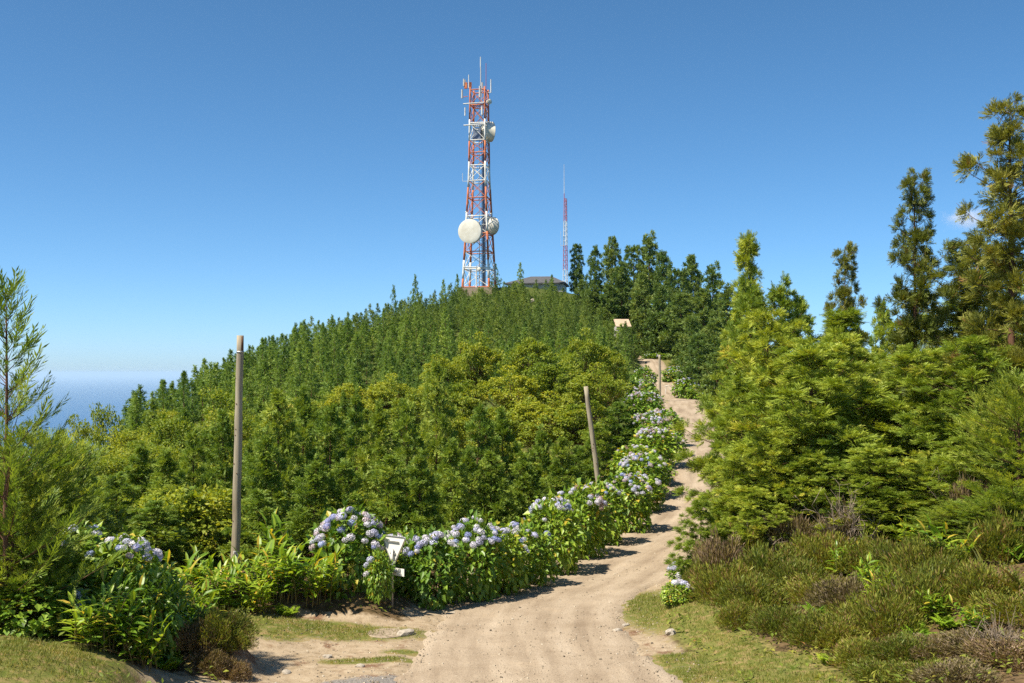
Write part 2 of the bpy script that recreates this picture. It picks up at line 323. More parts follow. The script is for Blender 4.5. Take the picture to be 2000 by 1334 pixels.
def ground_mat():
    m, nt, b = new_mat('ground_soil'); L = nt.links.new
    tc = N(nt, 'ShaderNodeTexCoord')
    def nz(scale, detail=6, rough=.6):
        n = N(nt, 'ShaderNodeTexNoise'); n.inputs['Scale'].default_value = scale; n.inputs['Detail'].default_value = detail; n.inputs['Roughness'].default_value = rough
        L(tc.outputs['Object'], n.inputs['Vector']); return n
    n1, n2, n3 = nz(1.3), nz(5.0), nz(34, 4)
    sx = N(nt, 'ShaderNodeSeparateXYZ'); L(tc.outputs['Object'], sx.inputs[0])
    farm = N(nt, 'ShaderNodeMapRange', interpolation_type='SMOOTHSTEP'); L(sx.outputs[1], farm.inputs[0]); farm.inputs[1].default_value = 50; farm.inputs[2].default_value = 85
    at = N(nt, 'ShaderNodeAttribute', attribute_name='mask'); sp = N(nt, 'ShaderNodeSeparateColor'); L(at.outputs['Color'], sp.inputs[0])
    dirt = ramp(nt, [(0.3, (0.24, 0.18, 0.11)), (0.5, (0.33, 0.255, 0.17)), (0.7, (0.395, 0.318, 0.222))]); L(n2.outputs[0], dirt.inputs[0])
    red = ramp(nt, [(0.35, (0.12, 0.06, 0.035)), (0.7, (0.26, 0.17, 0.105))]); L(n3.outputs[0], red.inputs[0])
    gras = ramp(nt, [(0.3, (0.08, 0.11, 0.018)), (0.5, (0.15, 0.15, 0.04)), (0.68, (0.27, 0.19, 0.09))]); L(n2.outputs[0], gras.inputs[0])
    fore = ramp(nt, [(0.3, (0.06, 0.045, 0.02)), (0.5, (0.12, 0.08, 0.04)), (0.72, (0.20, 0.135, 0.07))]); L(n2.outputs[0], fore.inputs[0])
    grav = ramp(nt, [(0.3, (0.08, 0.075, 0.07)), (0.5, (0.20, 0.185, 0.17)), (0.7, (0.33, 0.30, 0.26))]); L(n3.outputs[0], grav.inputs[0])
    def thr(src, amt, lo, hi, nn):
        ad = N(nt, 'ShaderNodeMath', operation='MULTIPLY_ADD'); L(nn.outputs[0], ad.inputs[0]); ad.inputs[1].default_value = amt; L(src, ad.inputs[2])
        mr = N(nt, 'ShaderNodeMapRange', interpolation_type='SMOOTHSTEP'); L(ad.outputs[0], mr.inputs[0])
        mr.inputs[1].default_value = lo; mr.inputs[2].default_value = hi; return mr.outputs[0]
    def mix(f, a_, b_):
        x = N(nt, 'ShaderNodeMix', data_type='RGBA'); L(f, x.inputs[0]); L(a_, x.inputs[6]); L(b_, x.inputs[7]); return x.outputs[2]
    rm = N(nt, 'ShaderNodeMapRange', interpolation_type='SMOOTHSTEP'); L(n1.outputs[0], rm.inputs[0]); rm.inputs[1].default_value = .54; rm.inputs[2].default_value = .64
    c = mix(rm.outputs[0], dirt.outputs[0], red.outputs[0])
    heath = ramp(nt, [(0.3, (0.045, 0.07, 0.015)), (0.55, (0.08, 0.10, 0.022)), (0.75, (0.13, 0.125, 0.035))]); L(n2.outputs[0], heath.inputs[0])
    c = mix(thr(sp.outputs[1], 0.8, 0.65, 0.95, n2), mix(farm.outputs[0], fore.outputs[0], heath.outputs[0]), c)
    c = mix(thr(sp.outputs[0], 1.0, 0.8, 1.05, n2), c, gras.outputs[0])
    c = mix(thr(sp.outputs[2], 0.8, 0.8, 1.05, n2), c, grav.outputs[0])
    L(c, b.inputs['Base Color']); b.inputs['Roughness'].default_value = 0.95; b.inputs['Specular IOR Level'].default_value = 0.1
    bp = N(nt, 'ShaderNodeBump'); bp.inputs['Strength'].default_value = 0.55; bp.inputs['Distance'].default_value = 0.06
    sc = N(nt, 'ShaderNodeMath', operation='MULTIPLY_ADD'); L(n3.outputs[0], sc.inputs[0]); sc.inputs[1].default_value = 0.3; L(n2.outputs[0], sc.inputs[2])
    L(sc.outputs[0], bp.inputs['Height']); L(bp.outputs[0], b.inputs['Normal'])
    return m
me.materials.append(ground_mat())
tag(add('ground', me), kind='structure')

# road sheet
us = np.linspace(-1, 1, 41)
sel = np.arange(0, 900)
HWR = RS[:, 2] + 0.35
rx = RS[:, None, 0] + RN[:, None, 0] * us[None] * HWR[:, None]; ry = RS[:, None, 1] + RN[:, None, 1] * us[None] * HWR[:, None]
dd = np.abs(us)[None] * HWR[:, None]
trk = 0.03 * (np.exp(-((dd - 0.85) / 0.28) ** 2))
rz = RZ[:, None] - 0.012 - 0.14 * sm(0, 0.55, dd - (RS[:, None, 2] - 0.3) + 0.3 * noise(rx, ry, .55, 2) + .15 * noise(rx, ry, .2, 4)) - trk * 0.35
me = bpy.data.meshes.new('dirt_road'); k = len(us)
me.from_pydata(np.stack([rx, ry, rz], -1).reshape(-1, 3).tolist(), [], [(i * k + j, i * k + j + 1, (i + 1) * k + j + 1, (i + 1) * k + j) for i in range(899) for j in range(k - 1)])
me.polygons.foreach_set('use_smooth', np.ones(len(me.polygons), dtype=bool))
uv = me.attributes.new('lane', 'FLOAT_VECTOR', 'POINT')
uv.data.foreach_set('vector', np.stack([np.broadcast_to(us[None] * HWR[:, None], rx.shape), np.broadcast_to(_ts[:, None], rx.shape), np.zeros_like(rx)], -1).astype(np.float32).ravel())
def road_mat():
    m, nt, b = new_mat('dry_dirt'); L = nt.links.new
    tc = N(nt, 'ShaderNodeTexCoord'); at = N(nt, 'ShaderNodeAttribute', attribute_name='lane')
    mp = N(nt, 'ShaderNodeMapping'); mp.inputs['Scale'].default_value = (1.5, 0.16, 1); L(at.outputs['Vector'], mp.inputs[0])
    n1 = N(nt, 'ShaderNodeTexNoise'); n1.inputs['Scale'].default_value = 1.4; n1.inputs['Detail'].default_value = 7; L(mp.outputs[0], n1.inputs['Vector'])
    n2 = N(nt, 'ShaderNodeTexNoise'); n2.inputs['Scale'].default_value = 1.1; n2.inputs['Detail'].default_value = 8; n2.inputs['Roughness'].default_value = .65; L(tc.outputs['Object'], n2.inputs['Vector'])
    n3 = N(nt, 'ShaderNodeTexNoise'); n3.inputs['Scale'].default_value = 40; n3.inputs['Detail'].default_value = 3; L(tc.outputs['Object'], n3.inputs['Vector'])
    vo = N(nt, 'ShaderNodeTexVoronoi'); vo.inputs['Scale'].default_value = 16; L(tc.outputs['Object'], vo.inputs['Vector'])
    r1 = ramp(nt, [(0.30, (0.255, 0.198, 0.14)), (0.5, (0.34, 0.272, 0.196)), (0.70, (0.405, 0.333, 0.248))]); L(n1.outputs[0], r1.inputs[0])
    r2 = ramp(nt, [(0.35, (0.86, 0.84, 0.82)), (0.55, (1, 1, 1)), (0.7, (1.05, 1.03, 1.0))]); L(n2.outputs[0], r2.inputs[0])
    r3 = ramp(nt, [(0.30, (0.50, 0.48, 0.46)), (0.44, (0.98, 0.98, 0.98)), (0.72, (1.18, 1.16, 1.14))]); L(n3.outputs[0], r3.inputs[0])
    def mul(a_, b_):
        x = N(nt, 'ShaderNodeMix', data_type='RGBA', blend_type='MULTIPLY'); x.inputs[0].default_value = 1; L(a_, x.inputs[6]); L(b_, x.inputs[7]); return x.outputs[2]
    L(mul(mul(r1.outputs[0], r2.outputs[0]), r3.outputs[0]), b.inputs['Base Color'])
    b.inputs['Roughness'].default_value = 0.95; b.inputs['Specular IOR Level'].default_value = 0.08
    ad = N(nt, 'ShaderNodeMath', operation='MULTIPLY_ADD'); L(n3.outputs[0], ad.inputs[0]); ad.inputs[1].default_value = 0.35; L(n1.outputs[0], ad.inputs[2])
    bp = N(nt, 'ShaderNodeBump'); bp.inputs['Strength'].default_value = 0.5; bp.inputs['Distance'].default_value = 0.05
    L(ad.outputs[0], bp.inputs['Height']); L(bp.outputs[0], b.inputs['Normal'])
    return m
me.materials.append(road_mat()); tag(add('dirt_road', me), kind='structure')

# sea, reaching the horizon
SEA = -520.0
ns = 96; th = np.arange(ns) / ns * 2 * math.pi; rr = [400, 3000, 12000, 40000, 120000, 300000]
V = [(r * math.cos(t), r * math.sin(t), SEA) for r in rr for t in th]
me = bpy.data.meshes.new('sea'); me.from_pydata(V, [], [(i * ns + j, i * ns + (j + 1) % ns, (i + 1) * ns + (j + 1) % ns, (i + 1) * ns + j) for i in range(len(rr) - 1) for j in range(ns)])
m, nt, b = new_mat('sea_water'); b.inputs['Base Color'].default_value = (0.008, 0.075, 0.20, 1); b.inputs['Roughness'].default_value = 0.35; b.inputs['IOR'].default_value = 1.33
b.inputs['Specular IOR Level'].default_value = 0.25
me.materials.append(m); tag(add('sea', me), kind='structure')

# air between here and the horizon
me = bpy.data.meshes.new('haze'); g = Geo(); g.box((0, 0, -235), (700000, 700000, 572))
m = bpy.data.materials.new('haze'); m.use_nodes = True; nt = m.node_tree; nt.nodes.remove(nt.nodes['Principled BSDF'])
pv = nt.nodes.new('ShaderNodeVolumePrincipled'); pv.inputs['Color'].default_value = (0.68, 0.87, 1.0, 1); pv.inputs['Density'].default_value = 2.6e-5
pv.inputs['Anisotropy'].default_value = 0.1
nt.links.new(pv.outputs[0], nt.nodes['Material Output'].inputs['Volume'])
tag(add('haze', g.mesh('haze', m)), kind='stuff')

# ------------------------------------------------------------------ foliage pieces
Z3 = np.array([0.0, 0, 1])
def make_sprays(seed, K, n, wid, curl=0.12, spread=(30, 55), lat=0.5):
    """K variants of a flat feathery spray, unit length along +X, each n+1 pointed cords (one quad each)"""
    r = np.random.default_rng(seed); out = np.zeros((K, n + 1, 4, 3))
    def cord(p, d, l, w, roll):
        d = d / np.linalg.norm(d); s = np.cross(Z3, d); s /= max(np.linalg.norm(s), 1e-6); u = np.cross(d, s)
        q = s * math.cos(roll) + u * math.sin(roll)
        return np.array([p, p + d * l * .45 + q * w / 2, p + d * l + Z3 * curl * l * .3, p + d * l * .45 - q * w / 2])
    for k in range(K):
        def axis(s): return np.array([s, 0, curl * s * s * 1.2])
        out[k, 0] = cord(np.zeros(3), np.array([1.0, 0, curl]), 1.0, wid, r.uniform(-.4, .4))
        for i in range(n):
            s = 0.08 + 0.85 * (i + r.uniform(-.3, .3)) / n; sd_ = 1 if i % 2 else -1
            a = math.radians(r.uniform(*spread)) * sd_
            d = np.array([math.cos(a), math.sin(a), r.uniform(-.25, .45)])
            l = (lat * (1 - s) + 0.2) * r.uniform(.75, 1.2)
            out[k, i + 1] = cord(axis(s), d, l, wid * r.uniform(.8, 1.25), r.uniform(-.9, .9))
    return out
def place_sprays(SP, pos, d, up, sc, rng):
    K, n = SP.shape[:2]; d = nrm(d); y = nrm(np.cross(up, d)); u = np.cross(d, y)
    k = rng.integers(0, K, len(pos))
    R = np.stack([d, y, u], 1)                                    # rows = axes
    V = np.einsum('nqvc,ncx->nqvx', SP[k] * sc[:, None, None, None], R)
    return (V + pos[:, None, None]).reshape(-1, 4, 3)
def conifer(seed, H, R, SP, spray=.32, base=.06, whorl=.24, nb=5, el=(0, 48), prof=.8, bulge=.15, sec=.24, nspr=3, up=.25, droop=.1, gap=0.0, irr=.25,
            side=.38, trunk_r=.09, branches=True, mats=('cedar', 'bark'), tip_len=0.35, jitter=.5, lean=0.0, vertical_sprays=.3, dead=0.0, tuft=.25, puff=0.0, pn=26, second=.55):
    r = np.random.default_rng(seed)
    T = []
    z = base * H
    ph = r.uniform(0, 6.28, 4)
    while z < H * 0.985:
        t = z / H
        env = min(1.0, (1 - t) ** prof * (1 + bulge)) * min(1, .55 + 2.2 * t / max(bulge * 4, .2))
        dens = 0.5 + 0.5 * math.sin(t * 17 + ph[0]) + 0.4 * math.sin(t * 31 + ph[1])
        nbt = nb if t < .8 else max(3, nb - 1)
        for i in range(nbt):
            if r.random() < gap * (1.15 - dens): continue
            az = 6.283 * (i + r.uniform(-.4, .4)) / nbt + z * 2.4
            L = R * env * r.uniform(1 - irr * 1.6, 1 + irr) * (1 + .22 * math.sin(2 * az + ph[2] + 3 * t)) + 0.06
            T.append((z + r.uniform(-.5, .5) * whorl, az, L, math.radians(el[0] + (el[1] - el[0]) * t ** 1.3 + r.uniform(-9, 9)), t))
        z += whorl * (1.0 - .45 * t) * r.uniform(.8, 1.2)
    T = np.array(T)
    bz, az, L, e, t = T.T
    dh = np.stack([np.cos(az), np.sin(az), 0 * az], 1)
    lx = lean * (bz / H) ** 2
    def curve(i, s):
        h = L[i] * s * np.cos(e[i]); v = L[i] * (np.sin(e[i]) * s + up * s ** 2.2 - droop * 2 * s * (1 - .4 * s))
        return dh[i] * h[:, None] + np.stack([lx[i], 0 * h, bz[i] + v], 1)
    pos, dirs, ups, sc, vv = [], [], [], [], []
    bv = r.uniform(0, 1, len(T))
    # rounded tufts of sprays carried at the branch ends, dark gaps between them
    if puff:
        for i0 in range(len(T)):
            ss = [.86] + ([.86 - second * puff * 2.4 / max(L[i0], .1) * q_ for q_ in (1, 2)] if L[i0] > puff * 1.6 else [])
            for s0 in ss:
                if s0 < .3: continue
                c0 = curve(np.array([i0]), np.array([s0]))[0]; od = nrm(dh[i0] * 1.0 + Z3 * .35 + r.normal(0, .25, 3))
                rp = puff * r.uniform(.7, 1.25) * (1 if s0 > .8 else .8) * (1 - .45 * t[i0]); n = max(6, int(pn * r.uniform(.7, 1.2) * (1 - .3 * t[i0])))
                dv = nrm(od * .75 + Z3 * r.uniform(-.1, .45) + r.normal(0, .62, (n, 3)))
                pos.append(c0 - od * rp * .55 + dv * (rp * r.uniform(.05, .5, n))[:, None] * np.array([1.15, 1.15, .8])); dirs.append(dv)
                ups.append(nrm(od * .6 + Z3 * .6 + r.normal(0, .5, (n, 3)))); sc.append(rp * r.uniform(.75, 1.25, n)); vv.append(np.clip(bv[i0] * .35 + r.uniform(0, .15) + r.uniform(0, .5, n), 0, .95))
    # secondary shoots
    for i0 in (range(len(T)) if not puff else []):
        n = max(2, int(L[i0] / sec)); s = (np.arange(n) + r.uniform(.2, .8, n)) / n; s = .12 + .86 * s
        i = np.full(n, i0); p = curve(i, s); p2 = curve(i, s + .03); tn = nrm(p2 - p)
        sg = np.where(np.arange(n) % 2 == 0, 1, -1) * np.radians(r.uniform(35, 65, n))
        c, q = np.cos(sg), np.sin(sg)
        sdv = np.stack([tn[:, 0] * c - tn[:, 1] * q, tn[:, 0] * q + tn[:, 1] * c, tn[:, 2] * .6 + r.uniform(-.1 - tuft, .35 + tuft, n)], 1); sdv = nrm(sdv)
        l = (side * L[i0] * (1 - .75 * s) + .10) * r.uniform(.7, 1.2, n)
        for k in range(nspr):
            f = (k + .4) / nspr
            pp = p + sdv * (l * f)[:, None]
            dv = nrm(sdv + tn * .5 + r.normal(0, tuft, (n, 3)) + Z3 * r.uniform(-.15 - tuft * .6, vertical_sprays + tuft * .5, n)[:, None])
            pos.append(pp); dirs.append(dv); ups.append(nrm(Z3 + r.normal(0, .35, (n, 3)))); sc.append(spray * r.uniform(.7, 1.25, n) * np.minimum(1, .45 + l))
            vv.append(np.clip(bv[i0] * .45 + r.uniform(0, .5, n) + .1, 0, .95))
        pe = curve(i[:1], np.array([.97])); te = nrm(pe - curve(i[:1], np.array([.9])))
        pos.append(pe); dirs.append(te); ups.append(Z3[None] + 0.01); sc.append(np.array([spray * 1.15])); vv.append(np.array([bv[i0] * .5 + .35]))
    # leader
    nl = 16 if puff else 7; zz = H - tip_len * np.linspace(0, 2.6 if puff else 1.6, nl)
    pos.append(np.stack([np.full(nl, lean), 0 * zz, zz - .1], 1)); a_ = r.uniform(0, 6.28, nl)
    dirs.append(nrm(np.stack([np.cos(a_) * .35, np.sin(a_) * .35, np.ones(nl)], 1))); ups.append(np.stack([np.cos(a_), np.sin(a_), 0 * a_], 1)); sc.append(np.full(nl, spray * .8)); vv.append(np.full(nl, .6))
    pos = np.concatenate(pos); dirs = np.concatenate(dirs); ups = np.concatenate(ups); sc = np.concatenate(sc); vv = np.concatenate(vv)
    if dead: vv = np.where(r.random(len(vv)) < dead, 1.0, vv)
    V = place_sprays(SP, pos, dirs, ups, sc, r)
    crown = quad_mesh('crown', V, M[mats[0]], np.repeat(vv, SP.shape[1]))
    g = Geo(); ks = 9; zs = np.linspace(-.3, H * .97, ks)
    g.tube(np.stack([lean * np.clip(zs / H, 0, 1) ** 2 + r.normal(0, .012 * H / 6, ks), r.normal(0, .012 * H / 6, ks), zs], 1), trunk_r * (1 - zs / H * .93) + .004, 7)
    if branches:
        for i0 in range(len(T)):
            s = np.array([0, .35, .7, 1.0]); pts = curve(np.full(4, i0), s)
            g.tube(pts, np.array([.014, .011, .007, .003]) * (0.5 + L[i0] * .5), 3, cap=False)
    return dict(crown=crown, trunk=g.mesh('trunk', M[mats[1]], True), H=H, R=R, n=len(V))

SP_NEAR = make_sprays(1, 10, 15, .060, .12, (22, 46), .40)
SP_LONG = make_sprays(2, 10, 12, .062, .22, (18, 40), .38)
SP_MID = make_sprays(3, 8, 7, .11, .12, (25, 50), .45)
SP_FAR = make_sprays(4, 8, 4, .20, .12, (25, 55), .5)
SP_FAR2 = make_sprays(5, 8, 3, .30, .12, (25, 55), .5)

def leaf_quads(p, d, n, l, w, fold=.12, droop=.15):
    """pointed leaf of two halves; arrays"""
    d = nrm(d); s = nrm(np.cross(n, d)); n = np.cross(d, s)
    l = l[:, None]; w = w[:, None]
    mid = p + d * l * .5; tip = p + d * l - n * l * droop
    a = p + d * l * .42 + s * w / 2 + n * w * fold; b_ = p + d * l * .42 - s * w / 2 + n * w * fold
    return np.stack([np.stack([p, a, tip, mid], 1), np.stack([p, mid, tip, b_], 1)], 1).reshape(-1, 4, 3)
def broadleaf(seed, H, R, n_clump=55, per=150, leaf=.13, mats=('broad', 'bark'), flat=.55, base=.25, trunk_r=.08, crad=.5):
    r = np.random.default_rng(seed); g = Geo()
    u = nrm(r.normal(size=(n_clump, 3))); rad = r.uniform(.45, 1.0, n_clump) ** .6
    c = u * rad[:, None] * np.array([R, R, H * (1 - base) / 2]) * np.array([.85, .85, .9]); c[:, 2] += H * (base + (1 - base) / 2)
    lob = 1 + .35 * np.sin(3 * np.arctan2(c[:, 1], c[:, 0]) + seed) + .2 * np.sin(5 * c[:, 2] + seed); c[:, :2] *= lob[:, None]; c += r.normal(0, .22, c.shape)
    Vs, vs = [], []
    for k in range(n_clump):
        cr = crad * r.uniform(.6, 1.3)
        q = nrm(r.normal(size=(per, 3))) * (r.uniform(.3, 1, per) ** .5)[:, None] * cr * np.array([1, 1, flat])
        p = c[k] + q
        out = nrm(q + u[k] * cr * .5); d = nrm(out * .8 + r.normal(0, .5, (per, 3)) - Z3 * .15)
        nn = nrm(Z3 * .9 + out * .5 + r.normal(0, .45, (per, 3)))
        l = leaf * r.uniform(.7, 1.3, per)
        Vs.append(leaf_quads(p, d, nn, l, l * r.uniform(.5, .7, per))); vs.append(np.repeat(np.clip(r.uniform(0, .4) + r.uniform(0, .6, per), 0, 1), 2))
    nst = 3
    for k in range(nst):
        a_ = r.uniform(0, 6.28); top = np.array([math.cos(a_) * R * .4, math.sin(a_) * R * .4, H * .7])
        g.tube(np.array([[0.06 * math.cos(a_), 0.06 * math.sin(a_), -.3], top * np.array([.3, .3, .45]), top]), [trunk_r, trunk_r * .7, trunk_r * .3], 6)
    for k in range(0, n_clump):
        b0 = np.array([c[k, 0] * .25, c[k, 1] * .25, max(.15 * H, c[k, 2] * .55)])
        g.tube(np.array([b0, (b0 + c[k]) / 2 + [0, 0, .1], c[k]]), [trunk_r * .35, trunk_r * .2, trunk_r * .07], 4, cap=False)
    return dict(crown=quad_mesh('crown', np.concatenate(Vs), M[mats[0]], np.concatenate(vs)), trunk=g.mesh('trunk', M[mats[1]], True), H=H, R=R)

def place_tree(pr, name, label, cat, X, Y, top=None, H=None, w=None, rz=0.0, group=None, tilt=(0, 0), z=None, sink=0.0, crown_mat=None):
    zb = (H1(X, Y) if z is None else z) - sink
    if H is None: H = (HZ - top) / F * Y - zb
    hs = H / pr['H']; ws = hs if w is None else w / pr['R']
    e = root(name, (X, Y, zb), label, cat, group)
    e.rotation_euler = (tilt[0], tilt[1], rz); e.scale = (ws, ws, hs)
    add('trunk', pr['trunk'], e); c = add('crown', pr['crown'], e)
    return e

# ------------------------------------------------------------------ tree stock
NEAR = [conifer(11, 8, 1.9, SP_NEAR, .40, whorl=.46, nb=6, el=(-12, 50), gap=.15, irr=.35, prof=.6, bulge=.3, up=.3, puff=.46, pn=44),
        conifer(12, 8, 1.9, SP_NEAR, .40, whorl=.44, nb=6, el=(-5, 55), gap=.25, irr=.45, prof=.55, bulge=.25, up=.35, puff=.44, pn=42),
        conifer(13, 8, 1.8, SP_NEAR, .40, whorl=.48, nb=6, el=(0, 52), gap=.15, irr=.35, bulge=.45, prof=.5, up=.35, puff=.50, pn=48)]
GAPPY = [conifer(21, 9, 1.0, SP_NEAR, .36, whorl=.42, nb=5, el=(-10, 40), gap=.38, irr=.6, prof=.3, bulge=.15, up=.25, mats=('cedar_bronze', 'bark'), trunk_r=.11, dead=.02, puff=.42, pn=50),
         conifer(22, 9, 1.0, SP_NEAR, .36, whorl=.38, nb=5, el=(-14, 45), gap=.34, irr=.6, prof=.28, bulge=.15, up=.25, mats=('cedar_bronze', 'bark'), trunk_r=.14, dead=.02, puff=.42, pn=50)]
SLIM = [conifer(23, 9, 0.8, SP_NEAR, .36, whorl=.36, nb=5, el=(5, 55), gap=.2, irr=.5, prof=.34, bulge=.1, puff=.42, pn=48)]
YOUNG = [conifer(31, 6.4, 1.75, SP_LONG, .47, whorl=.43, nb=5, el=(16, 48), sec=.065, nspr=1, up=.14, droop=.04, gap=.12, irr=.22, side=.10, prof=.95, bulge=.05, mats=('cedar_fresh', 'bark'), trunk_r=.06, tip_len=.6, vertical_sprays=.1),
         conifer(32, 5.0, 1.6, SP_LONG, .42, whorl=.26, nb=6, el=(0, 50), sec=.15, nspr=3, up=.2, droop=.05, gap=.1, side=.36, prof=.65, bulge=.25, mats=('cedar_fresh', 'bark'), trunk_r=.06)]
MID = [conifer(41 + k, 5, 1.15, SP_MID, .32, whorl=.34, nb=6, el=(-6, 52), gap=.12 + .08 * (k % 2), irr=.32, prof=.65 + .08 * k, bulge=.3, mats=('cedar_mid', 'bark'), trunk_r=.06, puff=.33, pn=34) for k in range(4)]
HILL = [conifer(51 + k, 4, .95, SP_FAR, .30, whorl=.33, nb=5, el=(0, 58), gap=.08, irr=.3, prof=.8, bulge=.15, base=.08, mats=('cedar_hill', 'bark'), branches=False, trunk_r=.05, puff=.30, pn=13) for k in range(5)]
OLD = [conifer(61 + k, 12, 2.6, SP_FAR, .7, whorl=.75, nb=7, el=(-8, 40), gap=.2, irr=.35, prof=.5, bulge=.35, base=.08, mats=('cedar_old', 'bark'), branches=False, trunk_r=.22, puff=.85, pn=30) for k in range(4)]
BROAD = [broadleaf(71 + k, 6, 2.2, 88, 110, .18, flat=.6, crad=.45) for k in range(4)]
SHRUB = [broadleaf(81 + k, 2.6, 1.3, 34, 110, .12, base=.1, trunk_r=.04, crad=.42) for k in range(3)]
print('quads', [p['n'] for p in NEAR + GAPPY + YOUNG + MID + HILL + OLD])

rng = np.random.default_rng(99)
def RZr(): return float(rng.uniform(0, 6.283))

# ---- right-hand stand of cedars (photo column, top row, metres, crown radius, stock, label)
RIGHT = [
    (1505, 870, 29.4, 1.35, NEAR[1], 'conifer leaning forward from the stand, left of the big rounded one'),
    (1622, 850, 29.6, 1.5, NEAR[0], 'forward conifer right below the big rounded one'),
    (1705, 905, 27.6, 1.2, NEAR[2], 'forward bushy conifer just right of the bare brown twigs'),
    (1895, 880, 26.6, 1.35, NEAR[1], 'forward conifer between the dead brown shrub and the picture edge'),
    (1870, 985, 25.2, 1.15, YOUNG[1], 'low green conifer boughs right of the single blue flower head'),
    (1955, 960, 24.4, 1.1, YOUNG[1], 'low green conifer under the fresh young one at the picture edge'),
    (1545, 930, 30.2, 1.3, NEAR[0], 'dense low conifer under the big rounded one'),
    (1475, 985, 28.8, .95, NEAR[2], 'little conifer filling the corner under the boughs, left of the brown heather'),
    (1760, 985, 27.2, 1.0, NEAR[0], 'little yellow-green conifer low on the bank under the ragged ones'),
    (1462, 585, 41, 1.5, NEAR[0], 'full conifer around the stem of the slim bright tip'),
    (1368, 1000, 29.3, .7, NEAR[0], 'lowest feathery conifer sprays nearest the road, beside the small hydrangeas'),
    (1560, 985, 29.5, 1.1, NEAR[2], 'dark-footed small conifer behind the broad brown heather'),
    (1640, 960, 29.0, 1.2, NEAR[1], 'small yellow-green conifer behind the bare twigs'),
    (1452, 468, 42, .75, SLIM[0], 'slim bright conifer tip standing above the stand nearest the upper road'),
    (1452, 770, 35, 1.5, NEAR[0], 'low bushy conifer at the edge of the stand where it meets the road'),
    (1500, 640, 36.5, 2.0, NEAR[1], 'broad yellow-green conifer just below the slim bright tip'),
    (1585, 712, 31, 2.15, NEAR[2], 'big rounded light green conifer in front of the stand, above brown heather'),
    (1434, 905, 30.5, 1.25, NEAR[1], 'low conifer whose feathery boughs reach out over the road'),
    (1528, 585, 40, 1.6, NEAR[0], 'conifer with a pale ragged top behind the big rounded one'),
    (1640, 488, 47, .85, GAPPY[0], 'tall gappy conifer with dark tiered top in the middle of the stand'),
    (1640, 612, 40, 1.2, SLIM[0], 'light green narrow conifer directly below the dark tiered top'),
    (1724, 600, 62, 1.1, MID[0], 'small far blue-green conifer tip showing in the gap of the stand'),
    (1560, 590, 58, 1.6, MID[1], 'far conifer tip peeping out behind the ragged top'),
    (1676, 640, 55, 1.5, MID[2], 'far dark conifer filling the gap beside the light green narrow one'),
    (1790, 350, 35, .9, GAPPY[0], 'very tall ragged bronze conifer with bare gaps along its trunk'),
    (1880, 470, 38, 1.5, GAPPY[1], 'bronze-green conifer between the two tallest ragged ones'),
    (1978, 203, 31, 1.1, GAPPY[1], 'tallest dark conifer with thick black trunk at the picture edge'),
    (1700, 800, 31.5, 1.9, NEAR[0], 'mid-height yellow-green conifer between the rounded one and the ragged one'),
    (1790, 720, 32.5, 1.9, NEAR[2], 'dense conifer at the foot of the very tall ragged one'),
    (1900, 690, 30.5, 2.0, NEAR[1], 'wide dark green conifer in front of the black trunk'),
    (1990, 745, 25.5, 1.5, YOUNG[1], 'fresh green young conifer with arching sprays at the picture edge'),
    (1830, 900, 27.5, 1.7, YOUNG[1], 'low fresh green conifer above the single blue flower head'),
    (1720, 940, 28.0, 1.3, NEAR[2], 'short bushy conifer beside the bare brown twigs'),
    (1640, 690, 36, 1.7, NEAR[2], 'full conifer behind the rounded one, under the narrow one'),
    (2030, 600, 36, 2.0, NEAR[0], 'conifer half cut off by the picture edge behind the tallest trunk'),
    (1930, 560, 40, 1.8, NEAR[2], 'conifer crown filling in behind the tallest dark conifer'),
    (1750, 660, 42, 1.8, NEAR[1], 'conifer crown deep in the stand behind the ragged bronze one'),
]
for px, top, Y, w, pr, lab in RIGHT:
    place_tree(pr, 'conifer_tree', lab, 'tree', PX(px, Y), Y, top=top - (22 if pr in NEAR else 0), w=w, rz=RZr(), tilt=tuple(rng.normal(0, .012, 2)), group='conifers on the bank right of the road')

# ---- left edge
LEFT = [(25, 925, 19.9, 1.0, YOUNG[1], 'little conifer round the foot of the open young one'),
        (15, 890, 24.0, 1.6, YOUNG[1], 'bushy conifer low behind the stem of the open young one'),
        (120, 880, 26.5, 1.4, YOUNG[1], 'fresh conifer right of the open young one, below the sea horizon'),
        (12, 552, 19.5, 1.6, YOUNG[0], 'young open conifer with feathery ascending sprays standing against the sea'),
        (-60, 900, 21.5, 1.6, YOUNG[1], 'low bushy fresh green conifer under the open one at the picture edge'),
        (70, 860, 24.5, 1.4, YOUNG[1], 'light green conifer behind the shaded hydrangea'),
        (40, 990, 21.0, 0.95, YOUNG[1], 'small bright conifer in front of the open young one')]
for px, top, Y, w, pr, lab in LEFT:
    place_tree(pr, 'conifer_tree', lab, 'tree', PX(px, Y), Y, top=top, w=w, rz=1.1 + px * .01, group='young conifers at the left edge')

